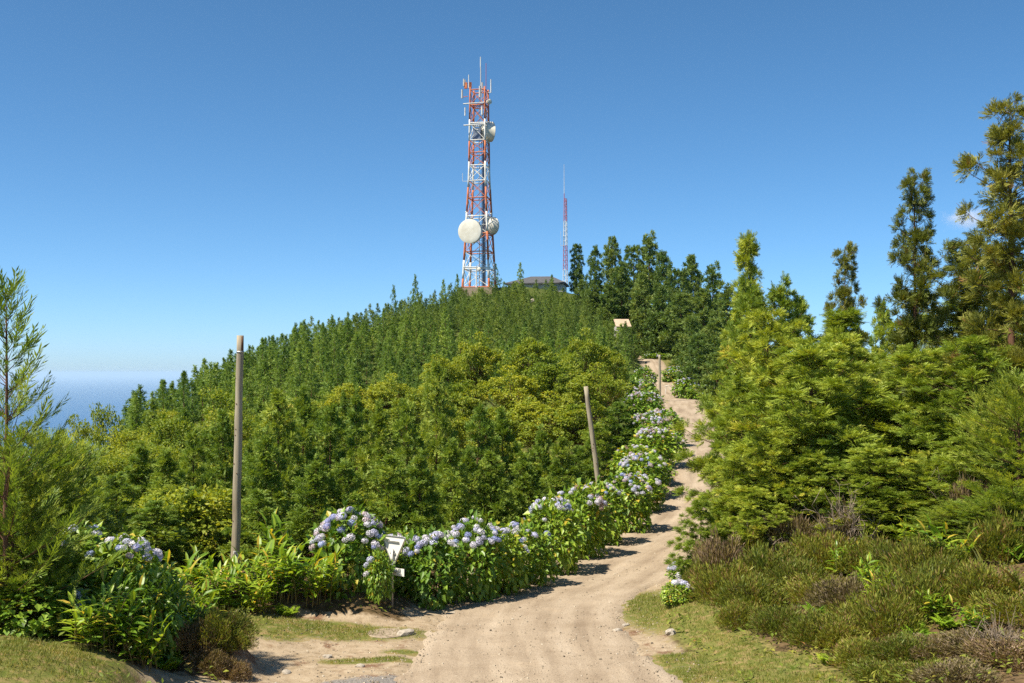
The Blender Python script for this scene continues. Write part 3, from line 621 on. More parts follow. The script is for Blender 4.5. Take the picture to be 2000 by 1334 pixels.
# ---- conifers behind the hydrangea hedge
HEDGE = [(855, 722, 43, 1.0, 0), (797, 792, 38, 1.1, 1), (740, 800, 40, 1.1, 2), (700, 772, 41, 1.0, 3), (640, 800, 38, 1.15, 1), (590, 772, 41, 1.1, 2), (545, 775, 37, 1.2, 0), (520, 850, 33, 1.1, 3),
         (920, 800, 41, 1.1, 1), (985, 812, 42, 1.15, 2), (1050, 842, 43, 1.1, 3), (1100, 862, 44, 1.0, 0), (885, 870, 35, 1.0, 2), (960, 890, 37, 1.0, 0), (820, 890, 33, 1.05, 3), (750, 900, 33, 1.1, 0),
         (680, 905, 33, 1.0, 1), (610, 900, 32.5, 1.1, 3), (1210, 790, 62, 1.3, 0), (1165, 830, 55, 1.2, 1), (1130, 880, 48, 1.0, 2), (380, 848, 42, 1.1, 1), (430, 812, 46, 1.1, 0), (330, 890, 38, 1.2, 2), (280, 872, 44, 1.2, 3),
         (375, 960, 31, 1.1, 3), (300, 985, 29, 1.1, 0), (230, 930, 32, 1.2, 1), (430, 950, 33, 1.0, 2), (510, 960, 29.5, .9, 1), (160, 900, 33, 1.3, 2), (1030, 915, 38.5, .9, 1), (1085, 905, 41, .9, 2)]
HL = ['dark narrow conifer taller than its neighbours behind the hedge', 'conifer directly behind the road sign', 'second conifer left of the dark narrow one', 'third conifer left of the dark narrow one',
      'conifer behind the big flowering hydrangea, right half', 'conifer behind the big flowering hydrangea, left half', 'light conifer just right of the tall near pole', 'small drooping light conifer next to the tall near pole',
      'first conifer right of the dark narrow one', 'second conifer right of the dark narrow one', 'third conifer right of the dark narrow one', 'conifer just left of the leaning pole',
      'short conifer in front of the dark narrow one', 'short conifer behind the second hedge hydrangea', 'short dense conifer behind the sign plate', 'short conifer above the triangle sign, left of it',
      'short conifer peeping over the big hydrangea', 'short conifer over the ginger leaves', 'dark conifer beside the upper bend of the hedge', 'conifer right of the top of the leaning pole', 'conifer at the foot of the leaning pole',
      'thin conifer left of the near pole half way up', 'thin-topped conifer touching the near pole on its left', 'loose conifer in the hollow left of the near pole', 'loose conifer in the hollow below the yellow shrub',
      'low conifer left of the near pole with brown stem', 'low conifer behind the left flowering hydrangea', 'leafy conifer at the left behind blue flowers', 'low conifer touching the foot of the near pole', 'yellowish drooping conifer right of the near pole foot',
      'conifer behind the light green one at the left edge', 'short conifer behind the middle of the hedge', 'short conifer left of the leaning pole foot']
for (px, top, Y, w, k), lab in zip(HEDGE, HL):
    place_tree(MID[k], 'conifer_tree', lab, 'tree', PX(px, Y), Y, top=top, w=w, rz=RZr(), tilt=tuple(rng.normal(0, .02, 2)), group='conifers behind the hydrangea hedge')

# ---- yellow-green broadleaf trees on the slope
BL = [(1040, 655, 92, 2.3), (1140, 648, 88, 2.0), (930, 655, 96, 2.2), (860, 690, 90, 2.0), (1090, 700, 78, 2.2), (1000, 720, 76, 2.2), (1160, 715, 74, 1.9), (900, 740, 74, 2.0), (1060, 770, 64, 2.1), (970, 790, 62, 2.0),
      (1130, 780, 62, 1.8), (870, 800, 60, 1.7), (760, 735, 82, 1.9), (680, 745, 84, 1.8), (1195, 680, 92, 1.5), (800, 765, 70, 1.8), (1185, 740, 80, 1.3)]
BLAB = ['middle crown of the top row of yellow-green trees', 'yellow-green tree at the top of the slope next to the road bend', 'yellow-green tree with a pale domed top at the left of the top row', 'smaller yellow-green tree left of the pale domed one',
        'broad yellow-green tree above the leaning pole top', 'broad yellow-green tree in the centre of the group', 'yellow-green tree right of the leaning pole top', 'yellow-green tree directly above the dark narrow conifer',
        'yellow-green tree left of the leaning pole', 'yellow-green tree right of the dark narrow conifer', 'yellow-green tree behind the leaning pole', 'small yellow-green tree beside the dark narrow conifer',
        'yellow-green tree at the lower edge of the hillside plantation', 'leftmost yellow-green tree under the plantation', 'small tree squeezed between the yellow-green group and upper road', 'yellow-green tree above the conifers behind the sign', 'small tree left of the upper hydrangeas']
for (px, top, Y, w), lab in zip(BL, BLAB):
    place_tree(BROAD[int(rng.integers(4))], 'broadleaf_tree', lab, 'tree', PX(px, Y), Y, top=top, w=w, rz=RZr(), group='yellow-green trees on the slope')

# ---- shrubs filling the hollow at the left
k = 0
for Y in np.arange(29, 90, 3.6):
    for px in np.arange(-40, 1180, 3.1 / Y * F):
        p = px + rng.uniform(-25, 25); y = Y + rng.uniform(-1.4, 1.4); X = PX(p, y)
        if Y < 36 and p > 470: continue
        if y < 29.5 and p > 395: continue
        if Y > 78 and p < 230: continue
        if p > 720 and Y > 56: continue
        s, j = road_at([X], [y])
        if s[0] > -3.5: continue
        if rng.random() < .45:
            place_tree(MID[k % 4], 'conifer_tree', 'young pointed conifer scattered among the leafy shrubs of the overgrown hollow', 'tree', X, y, H=rng.uniform(2.7, 4.0), w=rng.uniform(.75, 1.0), rz=RZr(), group='young conifers in the hollow'); k += 1
            continue
        place_tree(SHRUB[k % 3], 'leafy_shrub', 'loose yellow-green leafy shrub in the overgrown hollow left of the road', 'shrub', X, y, H=rng.uniform(1.7, 2.9), w=rng.uniform(1.2, 1.7), rz=RZr(), group='shrubs in the hollow')
        k += 1
for px, top, Y, w, lab in [(212, 795, 78, 1.3, 'round dark shrub standing alone against the sea'), (160, 815, 72, 1.2, 'low shrub on the skyline against the sea, next to the round dark one'),
                           (430, 770, 72, 1.9, 'bright yellow shrub left of the near pole top half'), (350, 815, 66, 1.7, 'yellow-tipped shrub below the end of the plantation'), (245, 835, 70, 1.6, 'shrub right of the round dark one below the sea horizon')]:
    place_tree(SHRUB[k % 3], 'leafy_shrub', lab, 'shrub', PX(px, Y), Y, top=top, w=w, rz=RZr()); k += 1

# ---- hillside plantation
def poly(pts): return np.array([(PX(p, y), y) for p, y in pts])
PL = poly([(243, 88), (330, 92), (450, 97), (600, 99), (850, 106), (1000, 112), (1130, 114), (1215, 124), (1232, 140), (1240, 160), (1180, 182), (1085, 188), (965, 187), (880, 187), (780, 176), (700, 168), (600, 156), (500, 143), (400, 127), (300, 110), (243, 98)])
def inside(x, y, pg):
    c = False; j = len(pg) - 1
    for i in range(len(pg)):
        if ((pg[i][1] > y) != (pg[j][1] > y)) and (x < (pg[j][0] - pg[i][0]) * (y - pg[i][1]) / (pg[j][1] - pg[i][1]) + pg[i][0]): c = not c
        j = i
    return c
pts = []
for y in np.arange(88, 190, 2.4):
    for x in np.arange(-36, 22, 2.4):
        a, b_ = x + rng.uniform(-1.2, 1.2), y + rng.uniform(-1.2, 1.2)
        if inside(a, b_, PL): pts.append((a, b_))
pts = np.array(pts); pts = pts[np.argsort(pts[:, 1])]
pz = height(pts[:, 0], pts[:, 1])
print('plantation', len(pts))
bodies = []
for pr in HILL:
    def cp(meo):
        n = len(meo.vertices); c = np.empty(n * 3, np.float32); meo.vertices.foreach_get('co', c); return c.reshape(-1, 3)
    q = cp(pr['crown']).reshape(-1, 4, 3); v = np.empty(len(q), np.float32); pr['crown'].attributes['v'].data.foreach_get('value', v)
    tv = cp(pr['trunk']); tq = np.array([tv[list(f.vertices)] for f in pr['trunk'].polygons if len(f.vertices) == 4])
    Vq = np.concatenate([q, tq]); bodies.append((quad_mesh('hill_conifer', Vq, [M['cedar_hill'], M['bark']], np.concatenate([v, np.zeros(len(tq))]), mi=np.r_[np.zeros(len(q)), np.ones(len(tq))]), q, v))
far_q, far_v = [], []
# the 300 that show largest stand one by one, the rest is one mass further up the slope
for n, ((x, y), z) in enumerate(zip(pts, pz)):
    cpx = 1000 + x / y * F; lim = np.interp(cpx, [240, 400, 540, 640, 770, 880, 960, 1000, 1100, 1200, 1260], [768, 706, 645, 620, 585, 562, 566, 556, 556, 600, 640])
    hgt = rng.uniform(2.7, 4.9); w = rng.uniform(.8, 1.25); a = RZr()
    hgt = max(2.2, min(hgt, (HZ - lim) / F * y - z + rng.normal(0, .5)))
    bm, q, v = bodies[n % 5]
    if n < 300:
        o = add('plantation_conifer', bm, None, (x, y, z), (rng.normal(0, .02), rng.normal(0, .02), a), (w, w, hgt / 4))
        tag(o, 'young conifer in the dense even plantation covering the hillside below the tower', 'tree', 'plantation conifers on the hillside')
    else:
        sel_ = rng.random(len(q)) < .7
        qq = q[sel_] * np.array([w * 1.04, w * 1.04, hgt / 4], np.float32); c, s_ = math.cos(a), math.sin(a)
        qq = np.stack([qq[..., 0] * c - qq[..., 1] * s_ + x, qq[..., 0] * s_ + qq[..., 1] * c + y, qq[..., 2] + z], -1)
        far_q.append(qq); far_v.append(np.clip(v[sel_] * .8 + rng.uniform(-.4, .4), 0, 1))
far_mesh = quad_mesh('plantation_woods', np.concatenate(far_q), M['cedar_mass'], np.concatenate(far_v)); print('far quads', len(far_mesh.polygons))
tag(add('plantation_woods', far_mesh), 'upper part of the young conifer plantation just below the tower', 'woods', kind='stuff')

# ---- old dark grove beside the upper road
GR = [(1127, 478, 200, 1.45, 'lone dark spruce-shaped conifer right beside the thin mast'), (1162, 488, 182, 1.6, 'pointed dark conifer second from the thin mast'), (1196, 468, 190, 1.9, 'dark conifer with a bushy top left of the tallest grove crown'),
      (1268, 463, 184, 2.6, 'tallest dark crown of the grove on the hilltop'), (1238, 482, 186, 2.5, 'dark grove conifer left shoulder of the tallest crown'), (1297, 500, 180, 2.4, 'dark grove conifer right shoulder of the tallest crown'), (1350, 506, 176, 2.3, 'dark pointed grove conifer right of the tallest crown'),
      (1392, 522, 172, 2.4, 'rightmost pointed top of the dark grove'), (1325, 528, 172, 2.3, 'grove conifer in the dip between two pointed tops'), (1215, 520, 176, 2.2, 'grove conifer in front of the bushy top'), (1255, 540, 168, 2.4, 'grove conifer in front of the tallest crown'),
      (1290, 560, 164, 2.4, 'mid-slope grove conifer with bare trunk below'), (1330, 575, 160, 2.4, 'mid-slope grove conifer above the upper road hydrangeas'), (1375, 570, 158, 2.4, 'mid-slope grove conifer under the rightmost top'), (1190, 560, 172, 2.0, 'grove conifer above the small pale shed'),
      (1420, 560, 150, 2.4, 'grove conifer touching the slim bright tip of the near stand'), (1350, 620, 140, 2.2, 'lower grove conifer by the road bend'), (1395, 630, 130, 2.3, 'lower grove conifer near the stand at the road'), (1290, 610, 165, 2.3, 'shaded grove conifer over the road end'),
      (1430, 640, 115, 2.2, 'lowest grove conifer joining the near stand'), (1365, 655, 122, 1.9, 'bushy conifer above the right-hand hydrangeas of the upper road'), (1240, 600, 176, 2.0, 'dark conifer right of the pale shed'), (1160, 560, 178, 1.6, 'small conifer below the pointed dark one'), (1138, 548, 190, 1.4, 'small conifer below the lone dark one'),
      (1400, 690, 100, 1.6, 'round grey-green conifer beside the upper road')]
for i, (px, top, Y, w, lab) in enumerate(GR):
    place_tree(OLD[i % 4], 'old_conifer', lab, 'tree', PX(px, Y), Y, top=top, w=w, rz=RZr(), group='dark grove on the hilltop')
for px, top, Y, w, lab in [(1196, 622, 157, 1.1, 'young conifer at the left corner of the pale shed'), (1213, 634, 155, 1.2, 'young conifer in front of the pale shed wall'), (1228, 640, 154, 1.1, 'young conifer at the right corner of the pale shed'), (1240, 655, 150, 1.1, 'young conifer between the pale shed and the upper road'), (1016, 516, 186, .95, 'taller thin conifer on the skyline right of the tower'), (893, 536, 182, .8, 'conifer on the skyline just left of the tower'), (811, 540, 170, 1.0, 'tallest conifer on the skyline left of the tower'),
                           (866, 546, 178, .9, 'skyline conifer between the tower and the tallest one'), (769, 560, 168, .9, 'skyline conifer left of the tallest one'), (1078, 538, 188, .9, 'skyline conifer in front of the grey roof'), (968, 516, 199, 1.0, 'dark conifer standing behind the right leg of the tower')]:
    place_tree(HILL[i % 5], 'conifer_tree', lab, 'tree', PX(px, Y), Y, top=top, w=w, rz=RZr())
    i += 1
# ------------------------------------------------------------------ low plants: stock
def hydrangea_stock(seed, R=.85, Hh=1.45, n=1350):
    r = np.random.default_rng(seed)
    u = nrm(r.normal(size=(n, 3)))
    lob = 1 + .13 * np.sin(4 * np.arctan2(u[:, 1], u[:, 0]) + seed) + .1 * np.sin(7 * u[:, 2] + 3 * u[:, 0] + seed)
    rad = r.uniform(.62, 1.02, n) ** .7 * lob
    c = np.array([0, 0, Hh * .5]); hr = np.where(u[:, 2:] < 0, .55 + .45 / np.maximum(np.linalg.norm(u[:, :2], axis=1, keepdims=True), .35), 1.0)
    p = c + u * rad[:, None] * np.concatenate([R * hr, R * hr, np.full((n, 1), Hh * .5)], 1)
    out = nrm(u * np.array([1, 1, .9])); d = nrm(out * .7 + r.normal(0, .5, (n, 3)) - Z3 * .08)
    nn = nrm(out * .4 + Z3 * 1.0 + r.normal(0, .3, (n, 3)))
    l = r.uniform(.13, .23, n)
    V = leaf_quads(p, d, nn, l, l * r.uniform(.55, .72, n), .14, .2)
    v = np.repeat(np.where(r.random(n) < .04, 1.0, r.uniform(0, .9, n)), 2)
    g = Geo()
    for k in range(16):
        e_ = c + u[k] * .8 * np.array([R, R, Hh * .5]); g.tube(np.array([[e_[0] * .12, e_[1] * .12, -.15], [e_[0] * .5, e_[1] * .5, e_[2] * .45], e_]), [.012, .01, .006], 4, cap=False)
    return dict(leaf=quad_mesh('foliage', V, M['hydr_leaf'], v), stem=g.mesh('stems', M['stem']), R=R, H=Hh)
HYD = [hydrangea_stock(201 + k) for k in range(4)]
def head_mesh(name, mat, seed, nf=46):
    r = np.random.default_rng(seed); i = np.arange(nf) + .5
    ph = np.arccos(1 - 1.62 * i / nf); th = math.pi * (1 + 5 ** .5) * i
    u = np.stack([np.cos(th) * np.sin(ph), np.sin(th) * np.sin(ph), np.cos(ph)], 1)
    u = nrm(u + r.normal(0, .06, u.shape)); p = u * r.uniform(.9, 1.06, nf)[:, None] * np.array([1, 1, .82])
    a = nrm(np.cross(u, r.normal(size=u.shape))); b_ = np.cross(u, a); V = []
    for q in range(4):
        t = q * math.pi / 2; d = a * math.cos(t) + b_ * math.sin(t); e = -a * math.sin(t) + b_ * math.cos(t)
        V.append(np.stack([p, p + d * .15 + e * .11 + u * .04, p + d * .27 + u * r.uniform(-.02, .06, nf)[:, None], p + d * .15 - e * .11 + u * .04], 1))
    V = np.stack(V, 1).reshape(-1, 4, 3)
    me = quad_mesh(name, V, mat, np.repeat(r.uniform(0, 1, nf), 4)); return me
HEADS = {k: [head_mesh('flower_head', M['fl_' + k], s_ * 7 + n_) for n_ in range(2)] for s_, k in enumerate(('blue', 'lavender', 'pale', 'pink', 'faded'))}
MIXES = {'mixed': ('pale', 'lavender', 'pale', 'pale', 'pink', 'lavender', 'blue'), 'blue': ('blue', 'lavender', 'lavender', 'pale', 'pale'), 'pale': ('pale', 'pink', 'pale', 'lavender', 'faded')}
def hydrangea(px, Y, top, R, nheads, mix, label, group, base=None, zmin=.45, hr=(.066, .102), face=True, X=None):
    X = PX(px, Y) if X is None else X; z0 = H1(X, Y) if base is None else (HZ - base) / F * Y
    Hh = max(.5, (HZ - top) / F * Y - z0 - .05)
    st = HYD[int(rng.integers(4))]
    e = root('hydrangea_bush', (X, Y, z0), label, 'hydrangea', group)
    sc = (R / st['R'], R / st['R'], Hh / st['H']); a = RZr()
    add('foliage', st['leaf'], e, rot=(0, 0, a), scale=sc); add('stems', st['stem'], e, rot=(0, 0, a), scale=sc)
    cnt = 0; nheads = int(nheads * 1.75); cl = None
    while cnt < nheads:
        if cl is None or rng.random() < .3: cl = rng.normal(size=3); cl /= np.linalg.norm(cl)
        u = cl + rng.normal(0, .2, 3); u /= np.linalg.norm(u)
        if u[2] < (zmin - .5) * 2 or (face and u[1] > .35): cl = None; continue
        if u[2] < .3 and rng.random() < .6: cl = None; continue
        p = np.array([0, 0, Hh * .5]) + u * np.array([R, R, Hh * .5]) * rng.uniform(1.02, 1.1)
        kd = MIXES[mix][int(rng.integers(len(MIXES[mix])))]
        h = float(rng.uniform(*hr)); tl = Vector((u[0] * .6, u[1] * .6, .75)).to_track_quat('Z', 'Y').to_euler()
        add('flower_head', HEADS[kd][int(rng.integers(2))], e, loc=p, rot=tl, scale=(h, h, h * .9)); cnt += 1
    return e
HB = 'hydrangeas along the dirt road'
hydrangea(684, 26.6, 1000, .86, 36, 'mixed', 'largest hydrangea bush, full of pale heads, on the bank beside the road sign', HB, zmin=.62, base=1172)
hydrangea(741, 25.8, 1075, .30, 2, 'mixed', 'small hydrangea whose leaves cover half of the road sign', HB, base=1168)
hydrangea(785, 27.6, 1042, .62, 9, 'mixed', 'hydrangea bush directly behind the triangular road sign', HB)
hydrangea(843, 27.4, 1040, .72, 16, 'blue', 'first hydrangea up the road from the sign, with blue heads', HB, zmin=.7)
hydrangea(922, 28.6, 1012, .78, 20, 'blue', 'second hydrangea up the road from the sign, topped with blue heads', HB, zmin=.7)
hydrangea(978, 29.6, 1032, .70, 6, 'blue', 'third hydrangea up the road from the sign, mostly leaves', HB)
hydrangea(1025, 30.9, 1020, .74, 12, 'blue', 'fourth hydrangea up the road from the sign', HB)
hydrangea(1078, 33.2, 975, .88, 22, 'blue', 'fifth hydrangea up the road from the sign, tall with white and blue heads', HB, zmin=.7)
hydrangea(1130, 36.0, 948, .90, 20, 'pale', 'hydrangea bush with pinkish heads just left of the leaning pole', HB, zmin=.7)
hydrangea(1172, 38.6, 945, .90, 16, 'mixed', 'hydrangea bush wrapped round the foot of the leaning pole', HB, zmin=.7)
hydrangea(1220, 41.8, 928, 1.0, 22, 'mixed', 'hydrangea bush just right of the leaning pole with white heads', HB, zmin=.7)
hydrangea(1250, 46.0, 925, .95, 8, 'mixed', 'leafy hydrangea by the road bend with few heads', HB)
hydrangea(1256, 48.6, 885, 1.05, 22, 'mixed', 'hydrangea with a flat band of pale blue heads below the bend', HB, zmin=.7)
hydrangea(1270, 51.5, 900, 1.0, 5, 'mixed', 'mostly green hydrangea on the inside of the road bend', HB)
hydrangea(1243, 54.0, 870, 1.1, 18, 'pale', 'hydrangea with faded pink heads above the flat band', HB)
hydrangea(1279, 56.5, 835, 1.15, 30, 'pale', 'hydrangea with mauve heads half way up the bend', HB, zmin=.7)
hydrangea(1296, 60.0, 845, 1.1, 4, 'mixed', 'green hydrangea on the road edge beneath the upper straight', HB)
hydrangea(1262, 62.5, 808, 1.2, 26, 'pale', 'hydrangea left of the farthest pole with a broad top of heads', HB, zmin=.7)
hydrangea(1290, 66.0, 800, 1.3, 30, 'pale', 'hydrangea below the foot of the farthest pole', HB, zmin=.7)
hydrangea(1258, 82.0, 765, 1.4, 40, 'pale', 'hydrangea covered with white heads left of the upper road', HB, zmin=.5)
hydrangea(1253, 92.0, 742, 1.3, 22, 'pale', 'next hydrangea up from the white-headed one, left of the upper road', HB, zmin=.5)
hydrangea(1258, 112, 718, 1.2, 10, 'pale', 'last small hydrangea left of the upper road', HB)
hydrangea(1345, 122, 738, 1.6, 40, 'mixed', 'hydrangea right of the upper road with a dark hollow beneath', HB, zmin=.5)
hydrangea(1322, 138, 716, 1.7, 26, 'mixed', 'hydrangea behind the pale broken branch on the upper road', HB, zmin=.5)
hydrangea(1283, 158, 690, 1.9, 8, 'mixed', 'green hydrangea hedge piece at the top right of the road', HB)
hydrangea(1250, 172, 645, 1.7, 14, 'pale', 'hydrangea bush below the pale shed', HB)
hydrangea(1375, 108, 752, 1.5, 12, 'mixed', 'hydrangea right of the upper road next to the near stand', HB)
hydrangea(1337, 30.0, 1112, .40, 5, 'blue', 'small hydrangea with blue heads under the overhanging conifer boughs', 'small hydrangeas on the grass verge')
hydrangea(1322, 26.0, 1160, .36, 5, 'mixed', 'small hydrangea on the edge of the grass verge, lower of two', 'small hydrangeas on the grass verge')
hydrangea(240, 22.0, 1050, .78, 13, 'mixed', 'hydrangea with a bunch of mauve heads at the left edge, in sun', 'hydrangeas at the left edge', zmin=.75)
hydrangea(160, 22.4, 1030, .75, 10, 'blue', 'shaded hydrangea with blue heads under the young conifers', 'hydrangeas at the left edge', zmin=.7)
hydrangea(60, 19.6, 1130, .80, 2, 'blue', 'dark leafy hydrangea under the low conifer at the left edge', 'hydrangeas at the left edge')
hydrangea(300, 20.4, 1110, .55, 1, 'blue', 'leafy hydrangea with a single blue head among the ginger leaves', 'hydrangeas at the left edge')
hydrangea(1815, 26.0, 1036, .42, 1, 'blue', 'hydrangea with one blue head against the dark right-hand conifers', 'hydrangeas on the right bank', zmin=.9)

# ferns
def fern_stock(seed, nf=16):
    r = np.random.default_rng(seed); Vs, vs = [], []
    for k in range(nf):
        a = k / nf * 6.28 + r.uniform(-.3, .3); l = r.uniform(.5, .85); t = np.linspace(.12, .98, 17); el_ = r.uniform(.7, 1.2)
        ax = np.stack([np.cos(a) * t * math.cos(el_), np.sin(a) * t * math.cos(el_), t * math.sin(el_) - .42 * t ** 2], 1) * l
        for sg in (1, -1):
            d = np.stack([-np.sin(a) * sg + .35 * np.cos(a) * np.ones(17), np.cos(a) * sg + .35 * np.sin(a) * np.ones(17), np.full(17, -.15)], 1) + r.normal(0, .08, (17, 3))
            ll = l * .26 * np.sin(np.clip(t * 1.05, 0, 1) ** .6 * math.pi) + .02
            Vs.append(leaf_quads(ax, d, np.tile([0, 0, 1.0], (17, 1)) + r.normal(0, .15, (17, 3)), ll, ll * .3)); vs.append(np.full(34, np.clip(r.uniform(.1, .9), 0, 1)))
    return quad_mesh('fronds', np.concatenate(Vs), M['ginger'], np.concatenate(vs) * .75)
FERN = [fern_stock(501), fern_stock(502)]
for px, Y, sc, lab in [(1600, 23.0, .8, 'fern on the bank in front of the flat mossy heather'), (1690, 22.6, .9, 'fern left of the bright ginger plant'), (1750, 24.0, 1.1, 'tall fern below the short bushy conifer'), (1790, 20.4, .8, 'fern at the foot of the bushy green heather'), (1840, 25.0, 1.2, 'bright fern under the single blue flower head'), (1930, 24.6, 1.3, 'big fern beside the fresh green young conifer'), (1985, 23.2, 1.1, 'fern at the right edge above the flax'), (1520, 27.4, .9, 'fern at the foot of the tall heather'), (1440, 28.6, .8, 'fern under the low conifer at the road corner'), (1850, 20.6, .7, 'small fern at the edge of the dry scrub'), (1620, 20.2, .55, 'small fern next to the grass strip'), (1910, 18.6, .6, 'fern in the dry scrub at lower right'), (470, 25.0, .8, 'fern at the foot of the near pole'), (330, 20.0, .7, 'fern beside the lower left ginger'), (560, 25.0, .7, 'fern in front of the ginger patch')]:
    X = PX(px, Y); e = root('fern', (X, Y, H1(X, Y)), lab, 'fern', None, RZr()); e.scale = (sc,) * 3; add('fronds', FERN[int(px) % 2], e)
# ginger lilies
def ginger_stock(seed, ns_=11, Hh=1.0):
    r = np.random.default_rng(seed); Vs, vs = [], []; g = Geo()
    for k in range(ns_):
        a = r.uniform(0, 6.28); lean_ = r.uniform(.15, .6); h = Hh * r.uniform(.65, 1.15); b0 = np.array([r.uniform(-.3, .3), r.uniform(-.3, .3), -.05])
        t = np.linspace(0, 1, 6); q = b0 + np.stack([math.cos(a) * lean_ * h * t ** 1.8, math.sin(a) * lean_ * h * t ** 1.8, h * t * (1 - .12 * t)], 1)
        g.tube(q, np.linspace(.012, .005, 6), 5, cap=False)
        n = 11; tt = np.linspace(.22, 1, n); p = np.stack([np.interp(tt, t, q[:, c]) for c in range(3)], 1)
        sd_ = np.where(np.arange(n) % 2 == 0, 1.0, -1.0); yaw = a + math.pi / 2 + r.uniform(-.5, .5)
        d = np.stack([np.cos(yaw) * sd_, np.sin(yaw) * sd_, r.uniform(.15, .8, n)], 1); d[-1] = [math.cos(a) * .4, math.sin(a) * .4, 1]
        nn = nrm(np.stack([-d[:, 0] * .5, -d[:, 1] * .5, np.ones(n)], 1) + r.normal(0, .2, (n, 3)))
        l = r.uniform(.28, .44, n); w = l * r.uniform(.21, .30, n); d = nrm(d); s_ = nrm(np.cross(nn, d)); nn = np.cross(d, s_)
        L_, W_ = l[:, None], w[:, None]
        c0, c1, c2, c3 = p, p + d * L_ * .35 + nn * L_ * .02, p + d * L_ * .72 - nn * L_ * .07, p + d * L_ - nn * L_ * .22
        for sg in (1, -1):
            e1 = c1 + sg * s_ * W_ * .5 + nn * W_ * .18; e2 = c2 + sg * s_ * W_ * .42 + nn * W_ * .12
            Vs += [np.stack([c0, e1, c1, c1 * .5 + c0 * .5], 1), np.stack([c1, e1, e2, c2], 1), np.stack([c2, e2, c3, c3 * .5 + c2 * .5], 1)]
            vs += [np.where(r.random(n) < .10, 1.0, r.uniform(0, .8, n))] ; vs += [vs[-1], vs[-1]]
    return dict(leaf=quad_mesh('leaves', np.concatenate(Vs), M['ginger'], np.concatenate(vs)), stem=g.mesh('stems', M['stem']), H=Hh)
GIN = [ginger_stock(301 + k) for k in range(3)]
def ginger(px, py, Y, sc, label, tilt=0.0, group=None):
    X = PX(px, Y); z = H1(X, Y)
    e = root('ginger_lily', (X, Y, z), label, 'ginger lily', group, RZr()); e.scale = (sc, sc, sc); e.rotation_euler[0] = tilt
    st = GIN[int(rng.integers(3))]; add('leaves', st['leaf'], e); add('stems', st['stem'], e)
for px, Y, sc, lab in [(215, 19.2, 1.0, 'sunlit ginger plant with broad leaves over the cut bank at lower left'), (165, 18.9, .8, 'ginger plant low at the left above the grass lip'), (280, 19.4, .95, 'ginger plant at the right end of the lower left clump'),
                       (250, 20.6, 1.1, 'tall ginger stem leaning beside the mauve hydrangea'), (345, 22.6, 1.0, 'yellowing ginger plant behind the heather mound'), (385, 22.2, .9, 'yellow-leaved ginger plant touching the heather mound'), (325, 24, 1.1, 'ginger plant left of the near pole foot'),
                       (498, 25.6, 1.0, 'ginger plant just right of the near pole foot'), (535, 25.5, 1.05, 'second ginger plant right of the near pole'), (578, 25.6, 1.05, 'third ginger plant right of the near pole'), (612, 25.7, 1.0, 'ginger plant under the left side of the largest hydrangea'), (560, 28.0, 1.2, 'ginger plant at the back of the patch by the near pole'), (510, 24.9, .8, 'small ginger plant in front of the patch by the near pole'),
                       (1715, 22.4, .75, 'bright ginger plant among the heather on the right bank'), (1690, 23.5, .7, 'ginger plant behind the bright one on the right bank'), (1640, 25.5, .7, 'ginger plant under the bare brown twigs'), (1860, 23.5, .9, 'ginger plant left of the sword-leaved flax'), (1835, 21.0, .55, 'pale ginger plant in the dry scrub at lower right'), (1905, 20.0, .5, 'small ginger plant in the dry scrub at the right edge'), (425, 24.6, .9, 'ginger plant between the near pole and the heather mound'), (395, 25.2, 1.0, 'ginger plant behind the mound, left of the near pole'), (448, 25.4, .8, 'ginger plant in front of the near pole foot'), (360, 21.4, .8, 'ginger plant squeezed against the left flank of the mound'), (185, 20.0, 1.0, 'ginger plant in the middle of the lower left clump'), (1770, 26.2, .7, 'ginger plant under the short bushy conifer'), (1580, 27.0, .6, 'ginger leaves poking out of the broad brown heather'), (760, 26.6, .55, 'low green plant at the foot of the sign post')]:
    ginger(px, 0, Y, sc, lab)

# heather
def heather_stock(seed, mat, n=7000, R=.5, Hh=.6, lie=0.0):
    r = np.random.default_rng(seed); u = nrm(r.normal(size=(n, 3))); u[:, 2] = np.abs(u[:, 2])
    lob = 1 + .22 * np.sin(3 * np.arctan2(u[:, 1], u[:, 0]) + seed) + .12 * np.sin(9 * u[:, 0] + 7 * u[:, 1] + seed)
    p = u * (r.uniform(.35, 1, n) ** .6 * lob)[:, None] * np.array([R, R, Hh * .8]); cl = np.sin(p[:, 0] * 17 + seed) * np.sin(p[:, 1] * 15) * .25 + .3
    d = nrm(Z3 * .75 + u * .8 + r.normal(0, .4, (n, 3)) + np.array([lie, 0, 0])); l = r.uniform(.04, .11, n)[:, None]
    s_ = nrm(np.cross(d, r.normal(size=(n, 3)))) * .0075
    V = np.stack([p, p + d * l * .5 + s_, p + d * l, p + d * l * .5 - s_], 1)
    return quad_mesh('twigs', V, mat, np.clip(cl + r.uniform(0, .75, n), 0, 1))
HEA = [heather_stock(401 + k, M['heather']) for k in range(4)]; HEB = [heather_stock(411 + k, M['heather_brown']) for k in range(2)]
gst = Geo()
for k in range(9):
    a_ = k * .7; gst.tube(np.array([[0, 0, -.1], [.12 * math.cos(a_), .12 * math.sin(a_), .15], [.3 * math.cos(a_), .3 * math.sin(a_), .38]]), [.012, .008, .004], 4, cap=False)
HST = gst.mesh('woody_stems', M['twig'])
def heather(px, Y, w, h, brown, label, group='heather on the right bank', X=None, z=None):
    X = PX(px, Y) if X is None else X
    e = root('heather_shrub', (X, Y, (H1(X, Y) if z is None else z) - .03), label, 'heather', group, RZr()); e.scale = (w / .5, w / .5, h / .6)
    add('twigs', (HEB if brown else HEA)[int(rng.integers(2 if brown else 4))], e); add('woody_stems', HST, e)
